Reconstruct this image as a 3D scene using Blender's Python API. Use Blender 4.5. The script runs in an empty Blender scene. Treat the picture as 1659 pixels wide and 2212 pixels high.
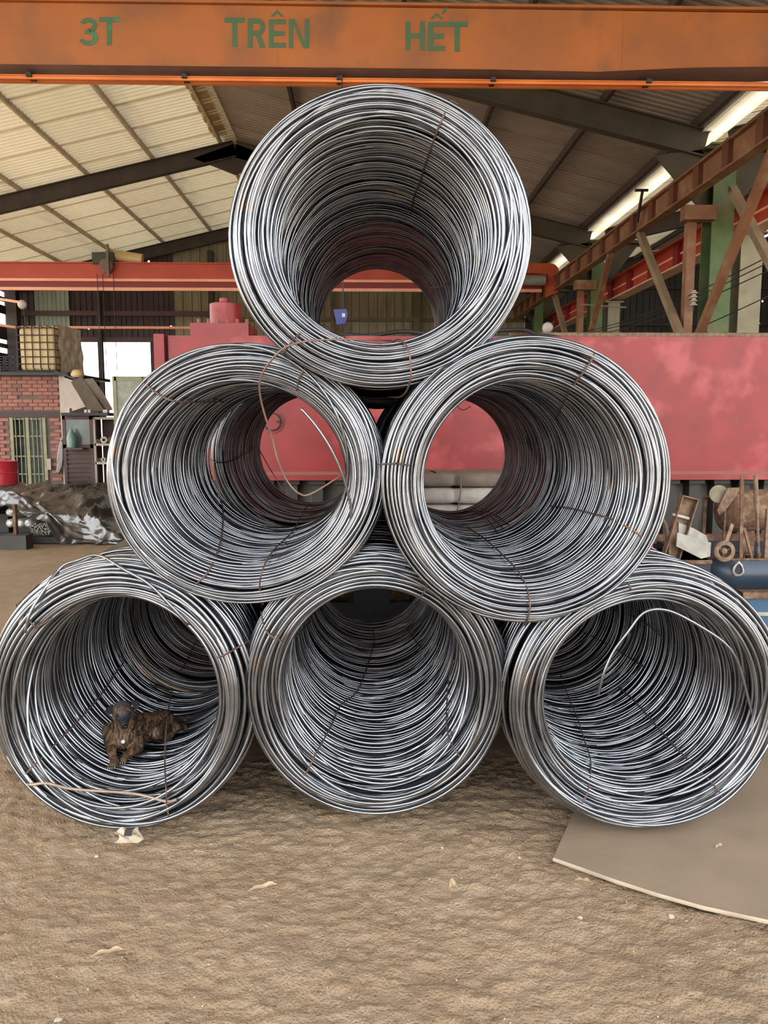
import bpy, bmesh, math, random
import numpy as np
from mathutils import Vector, Matrix, Euler

# ------------------------------------------------------------------ camera, light, exposure
SC = bpy.context.scene
COL = SC.collection
H = 1.88
PITCH, YAW, FPX = math.radians(6.56), math.radians(-1.35), 1661.0
cam_d = bpy.data.cameras.new('camera')
cam = bpy.data.objects.new('camera', cam_d); COL.objects.link(cam)
cam.location = (0, 0, H)
cam.rotation_euler = (math.pi/2 - PITCH, 0, YAW)
cam_d.sensor_fit = 'VERTICAL'; cam_d.sensor_height = 36.0; cam_d.sensor_width = 27.0
cam_d.lens = 36.0*FPX/2212.0
cam_d.clip_start = 0.05; cam_d.clip_end = 500
SC.camera = cam

world = bpy.data.worlds.new('sky'); SC.world = world; world.use_nodes = True
wn = world.node_tree.nodes; wl = world.node_tree.links; wn.clear()
w_out = wn.new('ShaderNodeOutputWorld'); w_bg = wn.new('ShaderNodeBackground')
w_tc = wn.new('ShaderNodeTexCoord'); w_sep = wn.new('ShaderNodeSeparateXYZ'); w_rmp = wn.new('ShaderNodeValToRGB')
wl.new(w_tc.outputs['Generated'], w_sep.inputs[0]); wl.new(w_sep.outputs['Z'], w_rmp.inputs[0])
w_rmp.color_ramp.elements[0].position = 0.0; w_rmp.color_ramp.elements[0].color = (1.0, 0.975, 0.935, 1)
w_rmp.color_ramp.elements[1].position = 0.9; w_rmp.color_ramp.elements[1].color = (0.80, 0.88, 1.0, 1)
wl.new(w_rmp.outputs[0], w_bg.inputs[0]); w_bg.inputs[1].default_value = 4.6
wl.new(w_bg.outputs[0], w_out.inputs[0])

sun_d = bpy.data.lights.new('sun', 'SUN'); sun = bpy.data.objects.new('sun', sun_d); COL.objects.link(sun)
sun_d.energy = 9.0; sun_d.angle = math.radians(1.0); sun_d.color = (1.0, 0.95, 0.86)
sun.rotation_euler = Vector((0.45, -0.42, -0.95)).to_track_quat('-Z', 'Y').to_euler()   # high, from behind the shed

SC.view_settings.view_transform = 'Standard'; SC.view_settings.look = 'None'
SC.view_settings.gamma = 1.0; SC.view_settings.use_curve_mapping = False
SC.view_settings.exposure = 0.08
SC.cycles.max_bounces = 8; SC.cycles.diffuse_bounces = 5; SC.cycles.glossy_bounces = 4
SC.cycles.transparent_max_bounces = 8

rnd = random.Random(7)
NR = np.random.RandomState(11)
PI = math.pi

# ------------------------------------------------------------------ measuring helpers
_R = Euler((math.pi/2 - PITCH, 0, YAW)).to_matrix()
CAM = Vector((0, 0, H))
def ray(px, py):
    return (_R @ Vector(((px-829.5)/FPX, (1106-py)/FPX, -1.0)))
def P(px, py, Y):
    d = ray(px, py); return CAM + d*(Y/d.y)
def XP(px, Y, py=1000): return P(px, py, Y).x
def PZ(px, py, Z=0.0):
    d = ray(px, py); return CAM + d*((Z-H)/d.z)
def PX(px, py, X):
    d = ray(px, py); return CAM + d*(X/d.x)

# ------------------------------------------------------------------ materials
MATS = {}
def mat(name, c1, c2=None, rough=0.7, metal=0.0, scale=4.0, bump=0.0, bscale=40.0, c3=None, s3=1.5, t3=(0.55, 0.7),
        stretch=(1, 1, 1), detail=6.0, spec=0.5, ramp=(0.35, 0.65)):
    if name in MATS: return MATS[name]
    m = bpy.data.materials.new(name); m.use_nodes = True
    nt = m.node_tree; n = nt.nodes; l = nt.links
    b = n['Principled BSDF']
    b.inputs['Roughness'].default_value = rough; b.inputs['Metallic'].default_value = metal
    b.inputs['Specular IOR Level'].default_value = spec
    b.inputs['Base Color'].default_value = (*c1, 1)
    tc = n.new('ShaderNodeTexCoord'); mp = n.new('ShaderNodeMapping'); mp.inputs['Scale'].default_value = stretch
    l.new(tc.outputs['Object'], mp.inputs[0])
    if c2:
        t = n.new('ShaderNodeTexNoise'); t.inputs['Scale'].default_value = scale; t.inputs['Detail'].default_value = detail
        l.new(mp.outputs[0], t.inputs[0])
        r = n.new('ShaderNodeValToRGB'); r.color_ramp.elements[0].position = ramp[0]; r.color_ramp.elements[1].position = ramp[1]
        r.color_ramp.elements[0].color = (*c1, 1); r.color_ramp.elements[1].color = (*c2, 1)
        l.new(t.outputs[0], r.inputs[0]); last = r.outputs[0]
        if c3:
            t2 = n.new('ShaderNodeTexNoise'); t2.inputs['Scale'].default_value = s3; t2.inputs['Detail'].default_value = 8
            l.new(mp.outputs[0], t2.inputs[0])
            mr = n.new('ShaderNodeMapRange'); mr.inputs[1].default_value = t3[0]; mr.inputs[2].default_value = t3[1]
            l.new(t2.outputs[0], mr.inputs[0])
            mx = n.new('ShaderNodeMixRGB'); mx.inputs[2].default_value = (*c3, 1)
            l.new(mr.outputs[0], mx.inputs[0]); l.new(last, mx.inputs[1]); last = mx.outputs[0]
        l.new(last, b.inputs['Base Color'])
    if bump:
        t = n.new('ShaderNodeTexNoise'); t.inputs['Scale'].default_value = bscale; t.inputs['Detail'].default_value = 5
        l.new(mp.outputs[0], t.inputs[0])
        bp = n.new('ShaderNodeBump'); bp.inputs['Strength'].default_value = bump; bp.inputs['Distance'].default_value = 0.02
        l.new(t.outputs[0], bp.inputs['Height']); l.new(bp.outputs[0], b.inputs['Normal'])
    MATS[name] = m; return m

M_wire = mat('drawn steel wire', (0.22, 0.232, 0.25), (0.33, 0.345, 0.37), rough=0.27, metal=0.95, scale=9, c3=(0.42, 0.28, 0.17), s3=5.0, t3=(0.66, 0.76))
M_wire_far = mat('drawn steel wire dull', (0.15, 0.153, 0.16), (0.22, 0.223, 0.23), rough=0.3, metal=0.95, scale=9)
M_tie = mat('rusty tie wire', (0.10, 0.065, 0.05), (0.20, 0.12, 0.085), rough=0.65, metal=0.4, scale=30)
M_tie_orange = mat('orange rusted tie wire', (0.30, 0.14, 0.05), (0.16, 0.09, 0.06), rough=0.7, metal=0.3, scale=20)
M_tie_pale = mat('pale rust wire', (0.42, 0.30, 0.22), (0.26, 0.20, 0.17), rough=0.5, metal=0.5, scale=12)
M_tie_black = mat('black tie wire', (0.02, 0.02, 0.02), (0.05, 0.045, 0.04), rough=0.5, scale=20)
M_orange = mat('orange painted girder', (0.40, 0.125, 0.022), (0.30, 0.10, 0.025), rough=0.55, scale=1.6, bump=0.1, bscale=6, c3=(0.20, 0.085, 0.035), s3=2.6, t3=(0.52, 0.75))
M_under = mat('grey brown steel', (0.21, 0.14, 0.12), (0.15, 0.10, 0.085), rough=0.6, scale=3)
M_green_paint = mat('green lettering paint', (0.045, 0.13, 0.06), (0.075, 0.12, 0.05), rough=0.6, scale=5, c3=(0.02, 0.30, 0.14), s3=3.0, t3=(0.62, 0.72))
M_busbar = mat('orange conductor rail', (0.75, 0.24, 0.06), (0.60, 0.17, 0.04), rough=0.3, scale=2)
M_red = mat('red painted machine', (0.32, 0.026, 0.027), (0.24, 0.021, 0.021), rough=0.42, scale=3.2, c3=(0.44, 0.075, 0.078), s3=2.3, t3=(0.52, 0.66), bump=0.04, bscale=10)
M_red_rust = mat('worn red seam', (0.33, 0.10, 0.07), (0.25, 0.12, 0.08), rough=0.7, scale=12)
M_red_crane = mat('red crane paint', (0.50, 0.07, 0.035), (0.42, 0.055, 0.03), rough=0.5, scale=1.5)
M_salmon = mat('salmon conductor rail', (0.95, 0.45, 0.28), (0.85, 0.38, 0.22), rough=0.35, scale=2)
M_brown = mat('brown painted runway', (0.25, 0.115, 0.055), (0.19, 0.085, 0.04), rough=0.6, scale=3, c3=(0.30, 0.19, 0.10), s3=4, t3=(0.5, 0.7))
M_brown_dark = mat('dark brown runway stiffener', (0.15, 0.05, 0.022), (0.12, 0.04, 0.02), rough=0.6, scale=3)
M_rafter = mat('dark rafter steel', (0.035, 0.028, 0.025), (0.055, 0.04, 0.032), rough=0.7, scale=3)
M_rafter_olive = mat('olive rafter steel', (0.05, 0.042, 0.024), (0.07, 0.055, 0.03), rough=0.7, scale=3)
M_purlin_light = mat('pale purlin', (0.62, 0.54, 0.40), (0.48, 0.40, 0.29), rough=0.6, scale=5)
M_purlin_dark = mat('dark purlin', (0.05, 0.038, 0.03), (0.07, 0.05, 0.04), rough=0.7, scale=5)
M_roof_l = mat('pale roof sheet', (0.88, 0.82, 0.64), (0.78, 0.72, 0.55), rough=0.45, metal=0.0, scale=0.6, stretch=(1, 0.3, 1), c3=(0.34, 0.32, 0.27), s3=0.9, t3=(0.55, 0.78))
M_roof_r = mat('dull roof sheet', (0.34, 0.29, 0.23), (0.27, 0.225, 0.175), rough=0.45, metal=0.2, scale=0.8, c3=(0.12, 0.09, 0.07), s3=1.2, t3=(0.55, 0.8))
M_skylight = mat('yellowed plastic roof sheet', (0.62, 0.50, 0.27), (0.42, 0.32, 0.15), rough=0.4, scale=3)
M_gutter = mat('translucent grey gutter', (0.42, 0.37, 0.31), (0.34, 0.30, 0.25), rough=0.5, scale=2)
M_gutter_w = mat('pale translucent gutter sole', (0.80, 0.74, 0.62), (0.70, 0.62, 0.48), rough=0.5, scale=2)
def translucent(m, k):
    nt = m.node_tree; n = nt.nodes; l = nt.links; b = n['Principled BSDF']; o = n['Material Output']
    t = n.new('ShaderNodeBsdfTranslucent'); mx = n.new('ShaderNodeMixShader'); mx.inputs[0].default_value = k
    src = b.inputs['Base Color'].links[0].from_socket; l.new(src, t.inputs['Color'])
    l.new(b.outputs[0], mx.inputs[1]); l.new(t.outputs[0], mx.inputs[2]); l.new(mx.outputs[0], o.inputs['Surface'])
translucent(M_gutter, .35); translucent(M_gutter_w, .8); translucent(M_skylight, .25); translucent(M_roof_l, .045); translucent(M_roof_r, .008)  # sky glow added to gutter and roof sheets; the ridge strip is plastic
M_green_col = mat('green painted column', (0.10, 0.17, 0.055), (0.075, 0.13, 0.045), rough=0.6, scale=5, c3=(0.17, 0.16, 0.08), s3=3, t3=(0.5, 0.7))
M_cream_col = mat('cream painted column', (0.34, 0.31, 0.20), (0.27, 0.25, 0.16), rough=0.6, scale=5)
M_dark = mat('near black steel', (0.018, 0.018, 0.02), (0.03, 0.03, 0.032), rough=0.6, scale=4)
M_black_plate = mat('black painted plate', (0.016, 0.016, 0.02), (0.024, 0.024, 0.028), rough=0.75, scale=20)
M_grey_steel = mat('grey base steel', (0.06, 0.057, 0.05), (0.04, 0.038, 0.035), rough=0.6, scale=3)
M_brick = mat('red brick', (0.37, 0.165, 0.125), (0.29, 0.125, 0.098), rough=0.85, scale=6)
M_brick2 = mat('dark brick', (0.26, 0.125, 0.10), (0.20, 0.10, 0.082), rough=0.85, scale=6)
M_mortar = mat('grey mortar', (0.17, 0.125, 0.11), (0.13, 0.10, 0.09), rough=0.9, scale=8)
M_bluegrey = mat('blue painted steel bin', (0.022, 0.042, 0.07), (0.04, 0.06, 0.085), rough=0.35, scale=3, c3=(0.02, 0.02, 0.024), s3=3, t3=(0.5, 0.65))
M_rust = mat('brown rust', (0.20, 0.105, 0.06), (0.12, 0.065, 0.04), rough=0.85, scale=24, bump=0.6, c3=(0.30, 0.20, 0.12), s3=13, t3=(0.5, 0.7))
M_rustpale = mat('dusty rusted steel', (0.30, 0.20, 0.125), (0.17, 0.105, 0.07), rough=0.8, scale=22, bump=0.4)
M_galv = mat('dull galvanised sheet', (0.44, 0.43, 0.38), (0.31, 0.30, 0.26), rough=0.5, metal=0.3, scale=11, c3=(0.22, 0.17, 0.12), s3=8, t3=(0.6, 0.75))
M_tarp = mat('black plastic tarpaulin', (0.022, 0.022, 0.024), (0.035, 0.035, 0.038), rough=0.36, spec=1.0, scale=5, bump=0.3, bscale=30)
M_tarp.node_tree.nodes['Principled BSDF'].inputs['Coat Weight'].default_value = 1.0; M_tarp.node_tree.nodes['Principled BSDF'].inputs['Coat Roughness'].default_value = .16
M_tarp.node_tree.nodes['Principled BSDF'].inputs['Coat IOR'].default_value = 1.7
M_white = mat('white wrap', (0.62, 0.57, 0.52), (0.48, 0.43, 0.38), rough=0.6, scale=8, bump=0.3, bscale=20)
M_tanwrap = mat('dusty brown wrap', (0.27, 0.22, 0.17), (0.22, 0.175, 0.13), rough=0.75, scale=8, bump=0.3, bscale=14)
M_foil = mat('silvery wrap', (0.75, 0.74, 0.70), (0.35, 0.34, 0.31), rough=0.35, metal=0.3, scale=25, bump=0.6, bscale=25)
M_tank = mat('yellowed tank plastic', (0.66, 0.50, 0.26), (0.55, 0.40, 0.19), rough=0.5, scale=2)
M_tan = mat('tan crumpled sheet', (0.80, 0.70, 0.54), (0.48, 0.40, 0.30), rough=0.6, scale=6, bump=0.8, bscale=8)
M_cab = mat('brown cabinet', (0.10, 0.055, 0.045), (0.075, 0.04, 0.035), rough=0.6, scale=5)
M_plaster = mat('pale plaster', (0.55, 0.48, 0.43), (0.42, 0.36, 0.32), rough=0.8, scale=3)
M_board = mat('dusty board', (0.33, 0.28, 0.23), (0.26, 0.22, 0.18), rough=0.8, scale=6)
M_gateg = mat('olive green steel', (0.30, 0.30, 0.18), (0.23, 0.23, 0.14), rough=0.6, scale=5)
M_drumred = mat('red drum paint', (0.55, 0.03, 0.05), (0.47, 0.025, 0.04), rough=0.35, scale=2)
M_drumblue = mat('blue drum paint', (0.03, 0.06, 0.22), rough=0.4)
M_blue = mat('blue plastic', (0.02, 0.035, 0.22), rough=0.4)
M_glass = mat('dusty dark glass', (0.06, 0.08, 0.08), (0.12, 0.15, 0.14), rough=0.15, scale=4)
M_leaf = mat('dry leaf', (0.50, 0.38, 0.24), (0.38, 0.27, 0.16), rough=0.7, scale=30)
M_stone = mat('pale pebble', (0.52, 0.45, 0.35), (0.42, 0.36, 0.28), rough=0.8, scale=30)
M_plate = mat('dusty floor plate', (0.27, 0.197, 0.13), (0.225, 0.165, 0.11), rough=0.8, scale=3, bump=0.15, bscale=12)
M_plate_edge = mat('pale plate edge', (0.46, 0.38, 0.27), (0.35, 0.28, 0.2), rough=0.6, scale=10)
M_ins = mat('glazed insulator', (0.45, 0.40, 0.30), rough=0.25)

def wall_mat(name, c1, c2, holes):
    m = mat(name, c1, c2, rough=0.6, metal=0.2, scale=1.5, c3=tuple(v*0.6 for v in c1), s3=2.0, t3=(0.5, 0.75), stretch=(2, 2, 0.6))
    nt = m.node_tree; n = nt.nodes; l = nt.links
    b = n['Principled BSDF']; tc = n.new('ShaderNodeTexCoord')
    v = n.new('ShaderNodeTexVoronoi'); v.inputs['Scale'].default_value = 3.2
    l.new(tc.outputs['Object'], v.inputs[0])
    lt = n.new('ShaderNodeMath'); lt.operation = 'LESS_THAN'; lt.inputs[1].default_value = 0.13
    l.new(v.outputs['Distance'], lt.inputs[0])
    sp = n.new('ShaderNodeSeparateColor'); l.new(v.outputs['Color'], sp.inputs[0])
    l2 = n.new('ShaderNodeMath'); l2.operation = 'LESS_THAN'; l2.inputs[1].default_value = holes
    l.new(sp.outputs[0], l2.inputs[0])
    mu = n.new('ShaderNodeMath'); mu.operation = 'MULTIPLY'; l.new(lt.outputs[0], mu.inputs[0]); l.new(l2.outputs[0], mu.inputs[1])
    iv = n.new('ShaderNodeMath'); iv.operation = 'SUBTRACT'; iv.inputs[0].default_value = 1.0; l.new(mu.outputs[0], iv.inputs[1])
    l.new(iv.outputs[0], b.inputs['Alpha'])      # rust holes that let the daylight through
    return m
M_wall_maroon = wall_mat('maroon wall sheet', (0.075, 0.045, 0.048), (0.055, 0.035, 0.038), 0.12)
M_wall_green = wall_mat('pale green wall sheet', (0.36, 0.42, 0.33), (0.30, 0.36, 0.28), 0.0)
M_wall_cream = wall_mat('cream wall sheet', (0.30, 0.265, 0.17), (0.24, 0.21, 0.13), 0.10)
M_wall_dark = wall_mat('dark wall sheet', (0.035, 0.03, 0.026), (0.05, 0.042, 0.035), 0.25)

# ------------------------------------------------------------------ mesh helpers
class MB:
    """collects shapes into one mesh"""
    def __init__(s): s.v = []; s.f = []; s.m = []; s.cur = 0
    def add(s, vs, fs):
        o = len(s.v); s.v += [tuple(v) for v in vs]; s.f += [tuple(i+o for i in f) for f in fs]; s.m += [s.cur]*len(fs); return s
    def box(s, a, b, M=None):
        x0, y0, z0 = a; x1, y1, z1 = b
        vs = [Vector(p) for p in ((x0,y0,z0),(x1,y0,z0),(x1,y1,z0),(x0,y1,z0),(x0,y0,z1),(x1,y0,z1),(x1,y1,z1),(x0,y1,z1))]
        if M is not None: vs = [M @ v for v in vs]
        return s.add(vs, [(0,3,2,1),(4,5,6,7),(0,1,5,4),(1,2,6,5),(2,3,7,6),(3,0,4,7)])
    def beam(s, a, b, w, h, up=(0,0,1)):
        a = Vector(a); b = Vector(b); d = (b-a); L = d.length; d.normalize()
        u = Vector(up); sx = d.cross(u)
        if sx.length < 1e-4: sx = d.cross(Vector((1,0,0)))
        sx.normalize(); uz = sx.cross(d)
        M = Matrix((( sx.x, d.x, uz.x, a.x),( sx.y, d.y, uz.y, a.y),( sx.z, d.z, uz.z, a.z),(0,0,0,1)))
        return s.box((-w/2, 0, -h/2), (w/2, L, h/2), M)
    def ibeam(s, a, b, w, h, t=0.02, up=(0,0,1)):
        a = Vector(a); b = Vector(b); d = (b-a); L = d.length; d.normalize()
        sx = d.cross(Vector(up)).normalized(); uz = sx.cross(d)
        M = Matrix((( sx.x, d.x, uz.x, a.x),( sx.y, d.y, uz.y, a.y),( sx.z, d.z, uz.z, a.z),(0,0,0,1)))
        s.box((-w/2, 0, -h/2), (w/2, L, -h/2+t), M); s.box((-w/2, 0, h/2-t), (w/2, L, h/2), M)
        return s.box((-t/2, 0, -h/2+t), (t/2, L, h/2-t), M)
    def tube(s, pts, r, n=6, cap=True):
        pts = [Vector(p) for p in pts]; N = len(pts)
        rs = r if isinstance(r, (list, tuple)) else [r]*N
        T = [(pts[min(i+1, N-1)]-pts[max(i-1, 0)]).normalized() for i in range(N)]
        nrm = T[0].orthogonal().normalized(); vs = []
        for i in range(N):
            nrm = (nrm - T[i]*nrm.dot(T[i])).normalized(); bi = T[i].cross(nrm)
            for k in range(n):
                a = 2*PI*k/n; vs.append(pts[i] + (nrm*math.cos(a)+bi*math.sin(a))*rs[i])
        fs = [(i*n+k, i*n+(k+1)%n, (i+1)*n+(k+1)%n, (i+1)*n+k) for i in range(N-1) for k in range(n)]
        if cap: fs += [tuple(range(n-1, -1, -1)), tuple((N-1)*n+k for k in range(n))]
        return s.add(vs, fs)
    def cyl(s, a, b, r, n=20, r2=None):
        return s.tube([a, b], [r, r if r2 is None else r2], n)
    def lathe(s, prof, o, ax, n=24):
        """prof: (radius, height along ax)"""
        ax = Vector(ax).normalized(); e = ax.orthogonal().normalized(); g = ax.cross(e); o = Vector(o); vs = []
        for r, h in prof:
            for k in range(n):
                a = 2*PI*k/n; vs.append(o + ax*h + (e*math.cos(a)+g*math.sin(a))*r)
        fs = [(i*n+k, i*n+(k+1)%n, (i+1)*n+(k+1)%n, (i+1)*n+k) for i in range(len(prof)-1) for k in range(n)]
        return s.add(vs, fs)
    def prism(s, poly, d):
        """poly: 3-D points of a flat outline, d: extrusion vector"""
        poly = [Vector(p) for p in poly]; n = len(poly); d = Vector(d)
        return s.add(poly+[p+d for p in poly], [tuple(range(n))[::-1], tuple(range(n, 2*n))] + [(i, (i+1)%n, (i+1)%n+n, i+n) for i in range(n)])
    def grid(s, fn, nu, nv):
        vs = [fn(i/nu, j/nv) for j in range(nv+1) for i in range(nu+1)]
        fs = [(j*(nu+1)+i, j*(nu+1)+i+1, (j+1)*(nu+1)+i+1, (j+1)*(nu+1)+i) for j in range(nv) for i in range(nu)]
        return s.add(vs, fs)
    def build(s, name, m, parent=None, smooth=False, fix=True):
        me = bpy.data.meshes.new(name); me.from_pydata(s.v, [], s.f)
        for mm in (m if isinstance(m, (list, tuple)) else [m]): me.materials.append(mm)
        if any(s.m): me.polygons.foreach_set('material_index', s.m)
        if fix:
            bm = bmesh.new(); bm.from_mesh(me); bmesh.ops.recalc_face_normals(bm, faces=bm.faces); bm.to_mesh(me); bm.free()
        if smooth:
            me.polygons.foreach_set('use_smooth', [True]*len(me.polygons))
            if smooth == 'auto': 
                me.set_sharp_from_angle(angle=math.radians(40))
        me.update()
        return link(name, me, parent)
def link(name, me, parent=None):
    o = bpy.data.objects.new(name, me); COL.objects.link(o)
    if parent is not None:
        o.parent = parent; o.matrix_parent_inverse = parent.matrix_world.inverted()
    return o
def empty(name, loc=(0,0,0), parent=None):
    o = bpy.data.objects.new(name, None); o.location = loc; COL.objects.link(o); o.empty_display_size = 0.1
    o.matrix_world = Matrix.Translation(loc)
    if parent is not None: o.parent = parent; o.matrix_parent_inverse = parent.matrix_world.inverted()
    return o
def tag(o, label=None, cat=None, group=None, kind=None):
    if label: o['label'] = label
    if cat: o['category'] = cat
    if group: o['group'] = group
    if kind: o['kind'] = kind
    return o
def thing(name, loc, label, cat, group=None): return tag(empty(name, loc), label, cat, group)
def structure(o): o['kind'] = 'structure'; return o
def copy_part(src, parent, M=None):
    c = src.copy(); COL.objects.link(c)
    if parent is not None: c.parent = parent; c.matrix_parent_inverse = parent.matrix_world.inverted()
    if M is not None: c.matrix_world = M
    return c
def smooth_pts(pts, k=8):
    """Catmull-Rom through the points"""
    pts = [Vector(p) for p in pts]; Q = [pts[0]*2-pts[1]] + pts + [pts[-1]*2-pts[-2]]; out = []
    for i in range(1, len(Q)-2):
        for j in range(k):
            t = j/k; a, b, c, d = Q[i-1:i+3]
            out.append(0.5*((2*b) + (c-a)*t + (2*a-5*b+4*c-d)*t*t + (3*b-a-3*c+d)*t**3))
    out.append(pts[-1]); return out
def np_mesh(name, V, F, m):
    me = bpy.data.meshes.new(name); nv, nf = len(V), len(F)
    me.vertices.add(nv); me.vertices.foreach_set('co', V.astype(np.float32).ravel())
    me.loops.add(nf*4); me.loops.foreach_set('vertex_index', F.astype(np.int32).ravel())
    me.polygons.add(nf); me.polygons.foreach_set('loop_start', np.arange(0, nf*4, 4, dtype=np.int32))
    me.polygons.foreach_set('use_smooth', np.ones(nf, dtype=bool))
    me.materials.append(m); me.update(calc_edges=True); return me

# ------------------------------------------------------------------ value noise (numpy)
def vnoise(x, y, seed=0):
    xi = np.floor(x).astype(np.int64); yi = np.floor(y).astype(np.int64); xf = x-xi; yf = y-yi
    def h(a, b):
        n = (a*374761393 + b*668265263 + seed*974634777) & 0xffffffff
        n = ((n ^ (n >> 13))*1274126177) & 0xffffffff
        return ((n ^ (n >> 16)) & 0xffff)/65535.0
    u = xf*xf*(3-2*xf); v = yf*yf*(3-2*yf)
    return (h(xi, yi)*(1-u)+h(xi+1, yi)*u)*(1-v) + (h(xi, yi+1)*(1-u)+h(xi+1, yi+1)*u)*v
def fbm(x, y, o=4, seed=0):
    s = 0; a = 1; t = 0
    for k in range(o): s = s + a*vnoise(x*2**k, y*2**k, seed+k); t += a; a *= 0.5
    return s/t

# ================================================================== THE GROUND
def floor_z(x, y):
    rd = np.abs(fbm(x*7+fbm(x*3, y*3, 2, 8)*2, y*12, 4, 15)-0.5)
    g = 0.030*(fbm(x*1.1, y*1.1, 3, 3)-0.5) + 0.030*(fbm(x*5.5, y*9, 5, 5)-0.5) + 0.024*(fbm(x*22, y*34, 4, 9)-0.5) - 0.04*np.clip(0.05-rd, 0, 1)*3
    return g
def build_floor():
    m = mat('packed dirt', (0.39, 0.28, 0.178), (0.32, 0.225, 0.138), rough=0.92, scale=1.3, c3=(0.42, 0.315, 0.21), s3=7, t3=(0.5, 0.75), bump=1.0, bscale=95, spec=0.2)
    xs = np.linspace(-2.6, 2.9, 420); ys = np.linspace(1.15, 4.3, 300)
    # fine patch in front, coarse land around it (one mesh)
    X, Y = np.meshgrid(xs, ys); Z = floor_z(X, Y)
    edge = np.minimum.reduce([(X-xs[0]), (xs[-1]-X), (Y-ys[0]), (ys[-1]-Y)]); Z = Z*np.clip(edge/0.25, 0, 1)
    V = np.stack([X.ravel(), Y.ravel(), Z.ravel()], 1); nx, ny = len(xs), len(ys)
    i = np.arange((ny-1)*(nx-1)); r = i//(nx-1); c = i%(nx-1); a = r*nx+c
    F = np.stack([a, a+1, a+nx+1, a+nx], 1)
    # frame: four big quads sharing the patch corners
    o = len(V); B = np.array([(-60, -60, 0), (60, -60, 0), (60, 60, 0), (-60, 60, 0)], float)
    V = np.vstack([V, B]); c0, c1, c2, c3 = 0, nx-1, ny*nx-1, (ny-1)*nx
    F = np.vstack([F, [[o, o+1, c1, c0], [o+1, o+2, c2, c1], [o+2, o+3, c3, c2], [o+3, o, c0, c3]]])
    me = np_mesh('floor', V, F, m)
    f = link('floor', me); structure(f); return f
FLOOR = build_floor()

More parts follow.
